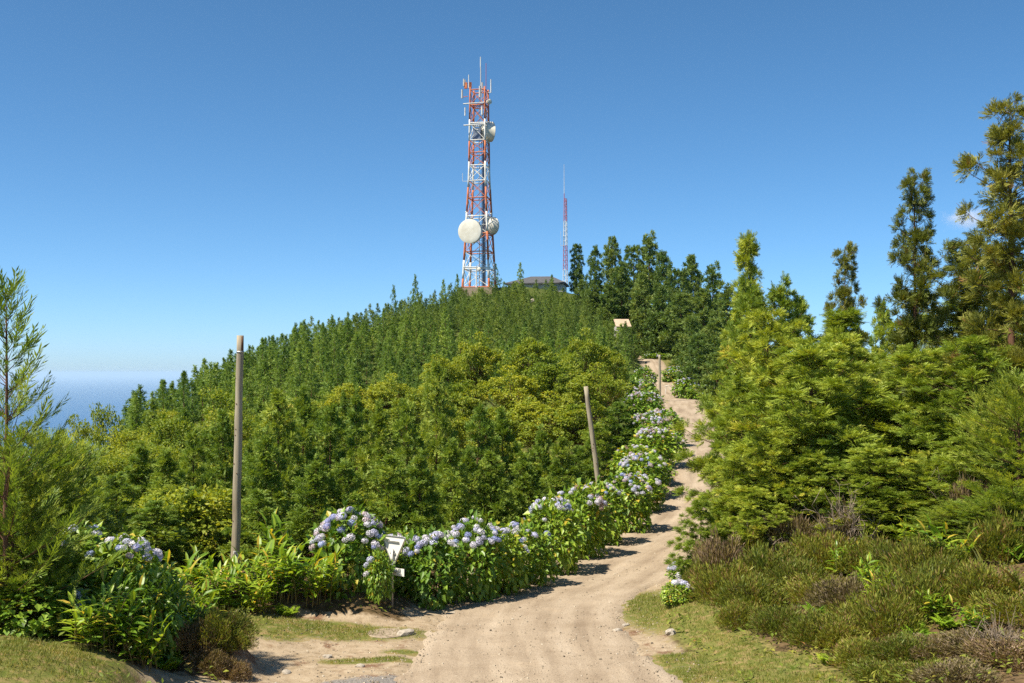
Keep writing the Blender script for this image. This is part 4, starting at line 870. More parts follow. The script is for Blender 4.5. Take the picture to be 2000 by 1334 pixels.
HS = [(1405, 27.5, .55, .95, 1, 'dark brown heather at the bank corner beside the small hydrangeas'), (1430, 25.6, .7, .7, 0, 'green heather at the lower corner of the bank next to the verge'), (1470, 24.6, .6, .6, 0, 'round heather with a shadowed foot near the verge'),
      (1500, 26.3, .75, .75, 0, 'green heather above the dark one near the verge'), (1480, 28.6, .8, .95, 0, 'tall heather below the low conifer at the road corner'), (1545, 28.4, .8, .95, 1, 'broad brown heather under the big rounded conifer'), (1560, 25.4, .6, .55, 0, 'yellow-green heather in the middle of the bank'),
      (1600, 24.2, .65, .4, 0, 'flat mossy green heather on the bank slope'), (1620, 26.4, .65, .65, 0, 'heather just behind the flat mossy one'), (1530, 22.6, .5, .42, 0, 'heather overhanging the grass strip, left one'), (1600, 21.6, .55, .45, 0, 'heather overhanging the grass strip, right one'),
      (1660, 23.2, .6, .5, 1, 'reddish brown heather on the slope below the ginger'), (1640, 21.2, .5, .4, 0, 'straggly heather above the grass strip'), (1740, 21.2, .6, .62, 0, 'bushy bright green heather front of the right bank'), (1790, 21.8, .65, .72, 0, 'bushy green heather below the flax'),
      (1820, 23.4, .65, .7, 0, 'tall green heather behind the bushy one'), (1700, 19.8, .55, .45, 0, 'low heather at the lower edge of the bank'), (1770, 19.6, .5, .42, 0, 'green heather next to the dry scrub'), (1850, 19.4, .55, .3, 1, 'dry brown scrub heather at lower right'),
      (1930, 19.0, .6, .35, 1, 'dry scrub heather near the lower right corner'), (1980, 20.2, .6, .45, 0, 'green scrub heather at the right edge'), (1920, 21.4, .6, .6, 0, 'heather at the foot of the flax'), (1890, 26.0, .5, 1.1, 1, 'tall bare brown heather against the dark conifers'),
      (1655, 27.6, .7, .9, 1, 'grey-brown twiggy heather left of the dark gap'), (1700, 25.5, .6, .6, 0, 'green heather between the two ginger plants on the bank'), (1760, 24.6, .55, .6, 0, 'green heather left of the brown stump of twigs'), (1960, 23.8, .7, .8, 0, 'large green heather behind the flax'),
      (1850, 22.4, .55, .55, 0, 'green heather beside the flax blades'), (1450, 23.6, .45, .4, 0, 'small heather at the inner corner of the grass verge'), (1580, 27.2, .6, .6, 0, 'small green heather in front of the broad brown one'), (1370, 27.2, .42, .6, 0, 'narrow green heather behind the lower small hydrangea'),
      (1680, 21.9, .5, .4, 0, 'low mixed heather on the slope'), (1990, 18.2, .6, .3, 1, 'dead scrub heather in the lower right corner'), (1800, 18.3, .5, .3, 0, 'low heather at the bottom edge'), (1720, 18.8, .45, .3, 0, 'lowest small heather at the bottom edge'), (1880, 17.6, .55, .3, 1, 'straw-coloured scrub at the bottom edge')]
for px, Y, w, h, br, lab in HS: heather(px, Y, w * 1.25, h * (1.35 if Y > 21 else 1.1), br, lab)
heather(428, 20.9, .58, .55, 0, 'round green heather crowning the eroded mound', 'heather on the eroded mound')
heather(452, 20.75, .36, .42, 0, 'heather tuft on the sunny shoulder of the eroded mound', 'heather on the eroded mound')
heather(415, 20.4, .42, .42, 1, 'brown dead heather hanging down the front of the eroded mound', 'heather on the eroded mound', z=-5.25)
heather(450, 20.3, .38, .38, 1, 'rusty root fringe at the foot of the eroded mound', 'heather on the eroded mound', z=-5.42)
heather(385, 20.6, .4, .5, 1, 'dark brown heather on the left flank of the eroded mound', 'heather on the eroded mound')

# sword-leaved flax
def flax(px, Y, n, ln, label, yaw0, spread):
    r = np.random.default_rng(int(px)); X = PX(px, Y); e = root('flax_plant', (X, Y, H1(X, Y)), label, 'flax'); 
    for k in range(n):
        a = yaw0 + r.normal(0, spread); el_ = r.uniform(.25, 1.2); l = ln * r.uniform(.6, 1.1); t = np.linspace(0, 1, 6)
        h = np.stack([math.cos(a) * t * math.cos(el_), math.sin(a) * t * math.cos(el_), t * math.sin(el_) - .28 * t ** 2.5], 1) * l
        w = .034 * np.array([.7, 1, 1, .8, .5, .05]); s_ = np.array([-math.sin(a), math.cos(a), .35]); V = np.stack([np.stack([h[i] + s_ * w[i], h[i] - s_ * w[i], h[i + 1] - s_ * w[i + 1], h[i + 1] + s_ * w[i + 1]]) for i in range(5)])
        add('blade', quad_mesh('blade', V, M['flax'], np.full(5, r.uniform(0, 1))), e)
flax(1935, 21.6, 34, 1.35, 'sword-leaved flax with blades arching to the left on the right bank', 3.0, .75)
flax(2000, 21.0, 22, 1.1, 'flax with reddish blades cut off by the picture edge', 3.0, .6)

# bare dead shrubs
def dead_shrub(px, Y, hgt, n, label, cat='dead shrub'):
    r = np.random.default_rng(int(px)); X = PX(px, Y); g = Geo()
    for k in range(n):
        a = r.uniform(0, 6.28); l = hgt * r.uniform(.6, 1.15); sp = r.uniform(.1, .7); p = np.array([r.normal(0, .12), r.normal(0, .12), -.05]); q = [p]
        for i in range(4):
            p = p + np.array([math.cos(a) * sp * l * .25, math.sin(a) * sp * l * .25, l * .25]) + r.normal(0, .05, 3); q.append(p)
            for _ in range(2):
                d = r.normal(0, .14, 3) + [0, 0, .12]; g.tube(np.array([p, p + d * .6, p + d * 1.2 + r.normal(0, .02, 3)]), [.006, .005, .003], 3, cap=False)
        g.tube(np.array(q), np.linspace(.012, .004, 5), 4, cap=False)
    e = root('dead_shrub', (X, Y, H1(X, Y)), label, cat); add('branches', g.mesh('branches', M['twig']), e)
dead_shrub(1655, 27.2, 1.35, 26, 'bare grey-brown shrub of thin dead twigs in front of the conifers')
dead_shrub(1690, 26.8, 1.2, 16, 'second bare twiggy shrub right of the first one')
dead_shrub(1890, 26.4, 1.2, 22, 'dark brown dead shrub near the single blue flower head')
dead_shrub(1505, 28.0, .75, 8, 'pale dead stems sticking out above the broad brown heather')
dead_shrub(1960, 18.6, .4, 18, 'straw-coloured dead twigs lying in the scrub at lower right')

# ------------------------------------------------------------------ ground cover
def scatter(n, xr, yr, cond, seed):
    r = np.random.default_rng(seed); x = r.uniform(xr[0], xr[1], n); y = r.uniform(yr[0], yr[1], n)
    x = x * y / 25.0                                   # denser near, spreading with distance
    z, s, hw = height(x, y, True); g_, d_, k_ = ground_masks(x, y, s, hw); ok = cond(x, y, s, hw, g_, d_, k_, r)
    return x[ok], y[ok], z[ok], g_[ok], r
x, y, z, g_, r = scatter(330000, (-11.5, 12.5), (16.5, 34), lambda x, y, s, hw, g, d, k, r: (g + .35 * noise(x, y, .5, 2) > .52 + .35 * r.random(len(x))) & (np.abs(s) > hw - .1), 7)
n = len(x); print('grass', n)
p = np.stack([x, y, z - .01], 1); a_ = r.uniform(0, 6.28, n); h = r.uniform(.025, .085, n) * (.6 + .7 * np.clip(g_, 0, 1)); ln_ = r.normal(0, .5, (n, 2)) * h[:, None]
w = np.stack([np.cos(a_), np.sin(a_), 0 * a_], 1) * .006
tip = p + np.stack([ln_[:, 0], ln_[:, 1], h], 1); mid = p * .5 + tip * .5 + np.array([0, 0, .008])
gv = np.clip(.45 + .32 * noise(x, y, .7, 4) + r.normal(0, .2, n), 0, 1)
tag(add('grass', quad_mesh('grass', np.stack([p - w, mid - w * .8, tip, mid + w * .8], 1), M['grass'], gv)), 'short sunburnt grass on the verges and the bank', 'grass', kind='stuff')
def under_ok(x, y, s, hw, g, d, k, r):
    return (d + .3 * noise(x, y, .6, 3) < .35) & (np.abs(s) > hw + .6) & (g < .75) & (r.random(len(x)) < .9)
x, y, z, g_, r = scatter(46000, (-13.5, 13.5), (17, 48), under_ok, 9)
x2, y2, z2, _, r = scatter(26000, (-15, 6), (48, 125), lambda x, y, s, hw, g, d, k, r: np.abs(s) > hw + .9, 10)
def leaves_at(x, y, z, r, l0, l1, hh):
    n = len(x); p = np.stack([x, y, z + r.uniform(0, hh, n)], 1); d = nrm(np.stack([r.normal(size=n), r.normal(size=n), r.uniform(0, .9, n)], 1)); nn = nrm(Z3 + r.normal(0, .4, (n, 3))); l = r.uniform(l0, l1, n)
    return leaf_quads(p, d, nn, l, l * r.uniform(.25, .55, n))
U = np.concatenate([leaves_at(x, y, z, r, .06, .15, .22), leaves_at(x2, y2, z2, r, .2, .45, .5)]); xx = np.concatenate([x, x2]); yy = np.concatenate([y, y2]); uvv = np.repeat(np.clip(.4 + .3 * noise(xx, yy, 1.5, 3) + r.normal(0, .2, len(xx)), 0, 1), 2)
tag(add('undergrowth', quad_mesh('undergrowth', U, M['under'], uvv)), 'mixed low green undergrowth between the shrubs and trees', 'undergrowth', kind='stuff')
# gravel
def stones_mesh(pos, size, r):
    n = len(pos); c = np.array([[-1, -1, -1], [1, -1, -1], [1, 1, -1], [-1, 1, -1], [-1, -1, 1], [1, -1, 1], [1, 1, 1], [-1, 1, 1]], float) * np.array([1, .8, .55])
    c = c[None] * (1 + r.uniform(-.35, .3, (n, 8, 3))); c[:, 4:, :2] *= .65; a = r.uniform(0, 6.28, n); R = np.stack([np.stack([np.cos(a), -np.sin(a), 0 * a], 1), np.stack([np.sin(a), np.cos(a), 0 * a], 1), np.tile([0, 0, 1.0], (n, 1))], 1)
    v = np.einsum('nvc,nxc->nvx', c * size[:, None, None], R) + pos[:, None]
    return v[:, [[0, 3, 2, 1], [4, 5, 6, 7], [0, 1, 5, 4], [1, 2, 6, 5], [2, 3, 7, 6], [3, 0, 4, 7]]].reshape(-1, 4, 3)
M['rock'] = noisy('pale_rock', (.26, .22, .17), (.46, .41, .34), 3, .95, .4)
def rock_mesh(name, seed):
    import bmesh
    r = np.random.default_rng(seed); bm = bmesh.new(); bmesh.ops.create_icosphere(bm, subdivisions=2, radius=1.0); k1 = r.normal(0, 1.6, (5, 3)); ph = r.uniform(0, 6, 5)
    for v in bm.verts:
        q = np.array(v.co); f = 1 + .13 * float(np.sin(k1 @ q + ph).sum()) ; q = q * f; q = np.sign(q) * np.abs(q) ** .85; v.co = q
    me = bpy.data.meshes.new(name); bm.to_mesh(me); bm.free(); me.materials.append(M['rock']); return me
M['stone'] = foliage('stone', [(0, (.16, .13, .10)), (.5, (.34, .27, .20)), (1, (.58, .50, .40))], trans=0.0, rough=.95, spec=.1)
x, y, z, g_, r = scatter(70000, (-7, 8), (17.5, 42), lambda x, y, s, hw, g, d, k, r: (d > .3) & (r.random(len(x)) < np.where(np.abs(s) < hw, np.where(np.abs(s) > hw * .6, .35, .16), .35) + .7 * k), 12)
onr = road_at(x, y); z = z + .055 * (np.abs(onr[0]) < RS[onr[1], 2] - .2)
sz = np.minimum(.035, .0045 + r.exponential(.0048, len(x)))
tag(add('gravel', quad_mesh('gravel', stones_mesh(np.stack([x, y, z + sz * .2], 1), sz, r), M['stone'], np.repeat(r.uniform(0, 1, len(x)), 6))), 'loose gravel and pebbles strewn over the dirt road', 'gravel', kind='stuff')
for px, py, Y, s_, lab in [(792, 1243, 24.1, .17, 'pale flat rock at the right end of the round concrete slab'), (1207, 1218, 24.6, .11, 'pale stone on the road edge at the grass verge'), (1222, 1204, 25.2, .09, 'smaller pale stone behind it on the road edge'), (1310, 1228, 23.9, .13, 'grey rock at the foot of the lower small hydrangea'),
                           (640, 1272, 22.2, .1, 'white stone in the patchy grass left of the road'), (705, 1300, 21.4, .08, 'small stone at the edge of the grey gravel'), (885, 1178, 26.6, .1, 'sandy stone under the hedge next to the road'), (560, 1312, 21.0, .09, 'stone on the bare sand near the eroded mound')]:
    rs = np.random.default_rng(int(px)); X = PX(px, Y)
    o = add('stone', rock_mesh('stone', int(px)), None, (X, Y, H1(X, Y) + s_ * .12), (0, 0, rs.uniform(0, 6)), (s_, s_ * .8, s_ * .55)); tag(o, lab, 'stone')
M['concrete'] = noisy('concrete', (.20, .15, .10), (.36, .29, .21), 9, .9, .3)
c = G(755, 24.2); g = Geo(); g.lathe([(0.001, .025), (.40, .025), (.43, .01), (.43, -.15)], 28)
o = add('concrete_slab', g.mesh('concrete_slab', M['concrete']), None, c); tag(o, 'round concrete slab half sunk in the grass in front of the sign', 'slab')

# ------------------------------------------------------------------ poles and sign
M['wood'] = noisy('weathered_wood', (.19, .155, .105), (.36, .31, .22), 7, .85, .5, stretch=(1, 1, .12), c3=(.27, .22, .15))
M['metal'] = noisy('galvanised_metal', (.34, .33, .31), (.50, .49, .46), 12, .5, 0, metal=.7)
M['white'] = noisy('white_paint', (.68, .67, .62), (.82, .81, .77), 5, .5)
M['dark'] = noisy('dark_print', (.03, .03, .035), (.06, .06, .06), 9, .7)
def pole(top, base, Y, r0, r1, label, extra=None):
    T_ = P(top[0], top[1], Y); B = P(base[0], base[1], Y); B.z = H1(B.x, B.y); e = root('utility_pole', B, label, 'pole', 'bare wooden poles along the road')
    d = T_ - B; n = 16; t = np.linspace(-.08, 1, n); rs = np.random.default_rng(int(top[0])); g = Geo()
    q = np.outer(t, np.array(d)) + rs.normal(0, .006, (n, 3)); g.tube(q, r0 + (r1 - r0) * np.clip(t, 0, 1) + rs.normal(0, .003, n), 14)
    add('shaft', g.mesh('shaft', M['wood'], True), e)
    for k in range(7):
        f = rs.uniform(.1, .95); a = rs.uniform(3.4, 6.0); rr_ = r0 + (r1 - r0) * f; g = Geo(); c0 = np.array(d) * f; u = np.array([math.cos(a), math.sin(a), .25]); g.tube(np.array([c0 + u * rr_ * .8, c0 + u * (rr_ + .012)]), [.022, .012], 6); add('knot', g.mesh('knot', M['bark'], True), e)
    return e, d
e, d = pole((470, 655), (459, 1150), 27.5, .105, .085, 'tall near wooden pole with a white notice near its foot')
g = Geo(); th = np.linspace(math.radians(255), math.radians(318), 9); R_ = .111
zc = d.z * .075; cx = d.x * .075
for i in range(8):
    g.add([[cx + R_ * math.cos(th[i]), R_ * math.sin(th[i]), zc - .13], [cx + R_ * math.cos(th[i + 1]), R_ * math.sin(th[i + 1]), zc - .13], [cx + R_ * math.cos(th[i + 1]), R_ * math.sin(th[i + 1]), zc + .13], [cx + R_ * math.cos(th[i]), R_ * math.sin(th[i]), zc + .13]], [(0, 1, 2, 3)])
nt_ = add('notice', g.mesh('notice', M['white'], True), e); nt_['label'] = 'white paper notice with dark marks'
g = Geo()
for k, (zz, a0, a1) in enumerate([(.09, 268, 300), (.055, 265, 290), (.02, 272, 304), (-.015, 266, 284), (-.06, 276, 302), (-.09, 268, 296)]):
    t_ = np.radians(np.linspace(a0, a1, 4)); 
    for i in range(3): g.add([[cx + (R_ + .003) * math.cos(t_[i]), (R_ + .003) * math.sin(t_[i]), zc + zz - .008], [cx + (R_ + .003) * math.cos(t_[i + 1]), (R_ + .003) * math.sin(t_[i + 1]), zc + zz - .008], [cx + (R_ + .003) * math.cos(t_[i + 1]), (R_ + .003) * math.sin(t_[i + 1]), zc + zz + .01], [cx + (R_ + .003) * math.cos(t_[i]), (R_ + .003) * math.sin(t_[i]), zc + zz + .01]], [(0, 1, 2, 3)])
add('print', g.mesh('print', M['dark']), nt_)
g = Geo(); g.tube(np.array([[d.x * .985 + .05, -.05, d.z * .985 - .28], [d.x * .985 + .055, -.05, d.z * .985 + .06]]), [.03, .03], 8); add('top_bracket', g.mesh('top_bracket', M['bark'], True), e)
g = Geo(); g.tube(np.array([[d.x * .93, 0, d.z * .93 - .02], [d.x * .93, 0, d.z * .93 + .02]]), [.094, .094], 14); add('strap', g.mesh('strap', M['metal'], True), e)
pole((1144, 755), (1181, 1062), 41.3, .105, .08, 'leaning pale wooden pole rising out of the hydrangea hedge')
pole((1288, 693), (1289, 805), 104, .115, .10, 'farthest wooden pole beside the upper road')

# road sign seen from behind
B = P(766, 1190, 26.0); B.z = H1(B.x, B.y); e = root('road_sign', B, 'triangular give-way sign seen from behind, white back on a grey post', 'road sign', rz=math.radians(-38))
hz_ = (HZ - 1047) / F * 26.0 - B.z
g = Geo(); g.tube(np.array([[0, 0, -.3], [0.0, 0, hz_ * .5], [.006, 0, hz_ - .3]]), [.028, .028, .028], 12); add('post', g.mesh('post', M['metal'], True), e)
side_ = .80; ht = side_ * .866; rc = .05; pts_ = []
cor = [np.array([-side_ / 2, hz_]), np.array([side_ / 2, hz_]), np.array([0, hz_ - ht])]
for i in range(3):
    c0 = cor[i]; a1 = cor[i - 1] - c0; a2 = cor[(i + 1) % 3] - c0; a1 /= np.linalg.norm(a1); a2 /= np.linalg.norm(a2)
    for t in np.linspace(0, 1, 6):
        p0, p2 = c0 + a1 * .09, c0 + a2 * .09; pts_.append((1 - t) ** 2 * p0 + 2 * t * (1 - t) * c0 + t * t * p2)
pts_ = np.array(pts_); n = len(pts_); g = Geo(); yb, yf_ = .045, .062
V = np.array([[p[0], yb, p[1]] for p in pts_] + [[p[0], yf_, p[1]] for p in pts_]); g.add(V, [tuple(range(n)), tuple(range(2 * n - 1, n - 1, -1))] + [(i, i + n, (i + 1) % n + n, (i + 1) % n) for i in range(n)])
add('plate', g.mesh('plate', M['white']), e)
cen = pts_.mean(0); g = Geo(); o_ = cen + (pts_ - cen) * 1.0; i_ = cen + (pts_ - cen) * .975
V = np.array([[p[0], .02, p[1]] for p in o_] + [[p[0], .02, p[1]] for p in i_] + [[p[0], .044, p[1]] for p in o_] + [[p[0], .044, p[1]] for p in i_])
Q = []
for i in range(n):
    j = (i + 1) % n; Q += [(i, j, j + n, i + n), (i, i + 2 * n, j + 2 * n, j), (i + n, j + n, j + 3 * n, i + 3 * n)]
g.add(V, Q); add('rim', g.mesh('rim', M['metal']), e)
g = Geo(); g.box((0, .028, hz_ - .13), (.36, .03, .03)); g.box((0, .028, hz_ - .40), (.15, .03, .03)); add('bracket', g.mesh('bracket', M['metal']), e)
g = Geo(); g.box((.13, .05, hz_ - ht - .12), (.40, .012, .17)); p_ = add('small_plate', g.mesh('small_plate', M['white']), e)
g = Geo(); g.box((.02, .02, hz_ - ht - .12), (.16, .04, .035)); add('clamp', g.mesh('clamp', M['metal']), p_)

# pale broken branch beside the upper road
c = G(1303, 128); e = root('fallen_branch', c, 'pale broken branch leaning at the right of the upper road', 'branch'); g = Geo()
M['bone'] = noisy('bleached_wood', (.55, .50, .42), (.70, .66, .58), 8, .8)
g.tube(np.array([[-.3, 0, .9], [.2, 0, 1.0], [1.0, .1, .55]]), [.05, .05, .03], 5); g.tube(np.array([[-.2, 0, 0], [-.1, 0, .95]]), [.05, .04], 5); g.tube(np.array([[.0, 0, .9], [.6, -.1, .1]]), [.04, .03], 5); add('wood', g.mesh('wood', M['bone']), e)

# ------------------------------------------------------------------ hilltop: tower, mast, buildings
M['orange'] = noisy('orange_tower_paint', (.38, .11, .045), (.60, .19, .07), 1.3, .65)
M['twhite'] = noisy('white_tower_paint', (.52, .50, .44), (.78, .77, .71), 1.3, .65)
M['dishw'] = noisy('dish_shell', (.58, .54, .43), (.76, .73, .62), .9, .6)
M['cable'] = noisy('cable_sheath', (.10, .12, .18), (.20, .24, .33), 5, .5)
M['redp'] = noisy('red_mast_paint', (.38, .09, .10), (.46, .14, .14), 3, .55)
M['greyp'] = noisy('grey_antenna', (.42, .41, .38), (.56, .54, .50), 5, .6)
TY = 192.0; TB = P(936, 564, TY); k_ = F / TY
TB.z = min(TB.z, H1(TB.x, TB.y) + .1)
def tz(py): return (HZ - py) / F * TY - TB.z
yaw = math.radians(-13)
tw = root('telecommunications_tower', TB, 'orange and white lattice telecommunications tower with drum dishes on the hilltop', 'tower', rz=yaw)
zt = tz(175); zb0 = -.5
def half(z):
    return np.interp(z, [0, tz(345), tz(175)], [4.6, 2.85, 2.5]) / 2
BANDS = [(570, 546, 'orange'), (546, 510, 'twhite'), (510, 455, 'orange'), (455, 416, 'twhite'), (416, 368, 'orange'), (368, 318, 'twhite'), (318, 278, 'orange'), (278, 236, 'twhite'), (236, 173, 'orange')]
def colr(z):
    for a, b_, c in BANDS:
        if tz(a) - .01 <= z <= tz(b_): return c
    return 'orange'
CS = [(-1, -1), (1, -1), (1, 1), (-1, 1)]
def cp_(i, z): h = half(z); return np.array([CS[i % 4][0] * h, CS[i % 4][1] * h, z])
for a, b_, c in BANDS:
    z0, z1 = max(zb0, tz(a)), tz(b_)
    for i in range(4):
        g = Geo(); zz = np.linspace(z0, z1, 4); rl = np.interp(zz, [0, zt], [.20, .13]); g.tube(np.array([cp_(i, q) for q in zz]), rl, 8); add('leg', g.mesh('leg', M[c], True), tw)
rows = [562, 527, 493, 458, 424, 388, 355, 325, 300, 276, 243, 208, 178]
for ri, py in enumerate(rows):
    z = tz(py); c = colr(z + .05)
    for i in range(4):
        g = Geo(); g.tube(np.array([cp_(i, z), cp_(i + 1, z)]), [.095] * 2, 6); add('horizontal_strut', g.mesh('horizontal_strut', M[c]), tw)
    if ri + 1 < len(rows):
        z1 = tz(rows[ri + 1]); c2 = colr((z + z1) / 2)
        for i in range(4):
            for a, b_ in ((cp_(i, z), cp_(i + 1, z1)), (cp_(i + 1, z), cp_(i, z1))):
                g = Geo(); g.tube(np.array([a, b_]), [.055] * 2, 5); add('diagonal_brace', g.mesh('diagonal_brace', M[c2]), tw)
# decks at three levels, ladder, cable runs
for py in (208, 243, 458):
    z = tz(py) + .15; h = half(z); g = Geo()
    for q in np.linspace(-h, h, 9): g.box((q, 0, z), (.12, 2 * h, .05))
    add('deck_grating', g.mesh('deck_grating', M['orange' if py == 208 else 'twhite']), tw)
g = Geo()
for xx_ in (-.22, .22): g.tube(np.array([[xx_ + .2, .1, 0], [xx_ + .2, .1, zt]]), [.05] * 2, 5)
for q in np.arange(.5, zt, .6): g.tube(np.array([[-.02, .1, q], [.42, .1, q]]), [.03] * 2, 4)
add('ladder', g.mesh('ladder', M['greyp']), tw)
for xx_, top_ in ((.62, 240), (.78, 262), (.94, 390), (.5, 300), (-.1, 425)):
    g = Geo(); g.tube(np.array([[xx_, .45, 0], [xx_, .45, tz(top_)]]), [.075] * 2, 6); add('cable_run', g.mesh('cable_run', M['cable'], True), tw)
# dishes
def dish(px, py, R, dep, dv, off, name='microwave_dish', mat='dishw', cone=.9):
    w = P(px, py, TY + off); loc = Matrix.Rotation(-yaw, 4, 'Z') @ (w - TB); dl = Matrix.Rotation(-yaw, 4, 'Z') @ Vector(dv)
    o = bpy.data.objects.new(name, None); o.location = loc; o.rotation_euler = dl.to_track_quat('Z', 'Y').to_euler(); link(o, tw)
    g = Geo(); g.lathe([(.15 * R, -dep - cone * R * .5), (.45 * R, -dep - cone * R * .38), (.8 * R, -dep - cone * R * .15), (R, -dep), (R * 1.015, -dep + .03), (R * 1.015, dep - .06), (R * 1.03, dep - .06), (R * 1.03, dep)], 40); add('shroud', g.mesh('shroud', M[mat], True), o)
    g = Geo(); g.lathe([(R * 1.03, dep), (R * .98, dep + .03), (R * .7, dep + .07), (R * .3, dep + .1), (.001, dep + .11)], 40); add('radome', g.mesh('radome', M[mat], True), o)
    if R > 1:
        g = Geo(); g.tube(np.array([[-.6 * R, 0, -dep - .3 * R], [-.3 * R, 0, -dep - 1.1 * R]]), [.07] * 2, 5); g.tube(np.array([[.6 * R, 0, -dep - .3 * R], [.3 * R, 0, -dep - 1.1 * R]]), [.07] * 2, 5); g.box((0, 0, -dep - .65 * R), (.5, .5, .5)); add('mount', g.mesh('mount', M['twhite']), o)
    return o
dish(919, 452, 1.95, .5, (-.30, -.95, -.02), -3.6)['label'] = 'large white drum dish facing the road'
dish(958, 441, 1.5, .6, (.72, .69, 0), 1.6)['label'] = 'drum dish on the far right side'
dish(953, 257, 1.65, .7, (.90, .38, 0), .4)['label'] = 'upper drum dish facing away to the right'
dish(936, 526, .32, .12, (-.1, -.99, 0), -2.4)
dish(955, 199, .42, .25, (.5, -.85, 0), 0)
# antennas
def whip(name, px, py0, py1, r_, mat, off=0.0, px1=None):
    a = Matrix.Rotation(-yaw, 4, 'Z') @ (P(px, py0, TY + off) - TB); b_ = Matrix.Rotation(-yaw, 4, 'Z') @ (P(px if px1 is None else px1, py1, TY + off) - TB)
    g = Geo(); g.tube(np.array([a, b_]), [r_, r_ * .9], 6); add(name, g.mesh(name, M[mat]), tw)
whip('whip_antenna', 939, 190, 132, .10, 'greyp', -.5); whip('whip_antenna', 938.6, 132, 111, .09, 'twhite', -.5); whip('whip_antenna', 949.3, 205, 123, .05, 'redp', .5); whip('whip_antenna', 915.5, 172, 146, .08, 'twhite', -1)
whip('whip_antenna', 958.8, 181, 155, .10, 'twhite', 0); whip('antenna_arm', 947, 181, 181, .05, 'twhite', 0, 959); whip('panel_antenna', 906, 168, 154, .15, 'greyp', -.6); whip('panel_antenna', 908.5, 170, 156, .12, 'greyp', .6)
whip('panel_antenna', 902.5, 192, 175, .17, 'greyp', -.6); whip('panel_antenna', 937.5, 190, 168, .20, 'greyp', -1.4); whip('panel_antenna', 942, 178, 161, .16, 'greyp', .8); whip('antenna_arm', 903, 190, 188, .06, 'orange', -.6, 914)
whip('panel_antenna', 908.3, 226, 210, .11, 'twhite', -.8); whip('panel_antenna', 950, 229, 214, .11, 'twhite', .6); whip('panel_antenna', 941.5, 224, 208, .17, 'twhite', -1.5); whip('horizontal_bar', 904.5, 203, 200, .10, 'twhite', -1.6, 946); whip('horizontal_bar', 905.5, 245, 242, .11, 'twhite', -1.6, 947)
whip('whip_antenna', 903.5, 354, 338, .035, 'twhite', -.8); whip('antenna_arm', 903.5, 354, 354, .035, 'twhite', -.8, 914); whip('horizontal_bar', 909, 415, 413, .12, 'twhite', -1.8, 911); whip('horizontal_bar', 954, 418, 417, .12, 'twhite', .3, 961); whip('horizontal_bar', 905, 522, 522, .12, 'twhite', -2.4, 958); whip('pipe_post', 930.5, 562, 520, .12, 'twhite', -2.4)
w = Matrix.Rotation(-yaw, 4, 'Z') @ (P(913.5, 167, TY - .6) - TB)
for dx in (-.33, .4):
    g = Geo(); g.box((0, 0, 0), (.5, .35, 1.0)); add('warning_box', g.mesh('warning_box', M['orange']), tw, loc=w + Vector((dx, 0, 0)))
w = Matrix.Rotation(-yaw, 4, 'Z') @ (P(933, 262, TY - .3) - TB); g = Geo(); g.box((0, 0, 0), (1.3, 1.4, 1.9)); add('equipment_box', g.mesh('equipment_box', M['cable']), tw, loc=w)
g = Geo(); g.box((0, 0, -.6), (6, 6, 1.6)); add('footing', g.mesh('footing', M['concrete']), tw)
# thin mast
MY = 212.0; c = P(1104.5, 552, MY); c.z = min(c.z, H1(c.x, c.y) + .2); mast = root('lattice_mast', c, 'thin red and white lattice mast topped with a whip antenna', 'mast', rz=.2)
def mz(py): return (HZ - py) / F * MY - c.z
def mr_(z): return np.interp(z, [0, mz(388)], [.55, .28])
MB_ = [(560, 527, 'twhite'), (527, 480, 'redp'), (480, 432, 'twhite'), (432, 388, 'redp')]
def mp_(i, z): a = i * 2.0944 + .4; return np.array([math.cos(a) * mr_(z), math.sin(a) * mr_(z), z])
for a, b_, cc in MB_:
    z0, z1 = max(-1.5, mz(a)), mz(b_)
    for i in range(3):
        g = Geo(); g.tube(np.array([mp_(i, z0), mp_(i, z1)]), [.065, .06], 6); add('leg', g.mesh('leg', M[cc]), mast)
    nseg = max(2, int((z1 - z0) / .85)); zz = np.linspace(z0, z1, nseg + 1); g = Geo()
    for q in range(nseg):
        for i in range(3): g.tube(np.array([mp_(i, zz[q]), mp_(i + 1, zz[q + 1])]), [.03] * 2, 4); g.tube(np.array([mp_(i, zz[q + 1]), mp_(i + 1, zz[q + 1])]), [.03] * 2, 4)
    add('bracing', g.mesh('bracing', M[cc]), mast)
zt2 = mz(388); g = Geo(); g.tube(np.array([[-.25, 0, zt2 - 1], [-.25, 0, mz(378)]]), [.07, .06], 6); add('top_pole', g.mesh('top_pole', M['redp']), mast)
g = Geo(); g.tube(np.array([[-.25, 0, mz(378)], [-.28, 0, mz(321)]]), [.055, .03], 6); add('whip_antenna', g.mesh('whip_antenna', M['twhite']), mast)
g = Geo(); g.tube(np.array([[-.9, 0, mz(480)], [-.3, 0, mz(480)]]), [.03] * 2, 4); g.tube(np.array([[-.9, 0, mz(482)], [-.9, 0, mz(452)]]), [.025] * 2, 4); add('side_antenna', g.mesh('side_antenna', M['greyp']), mast)
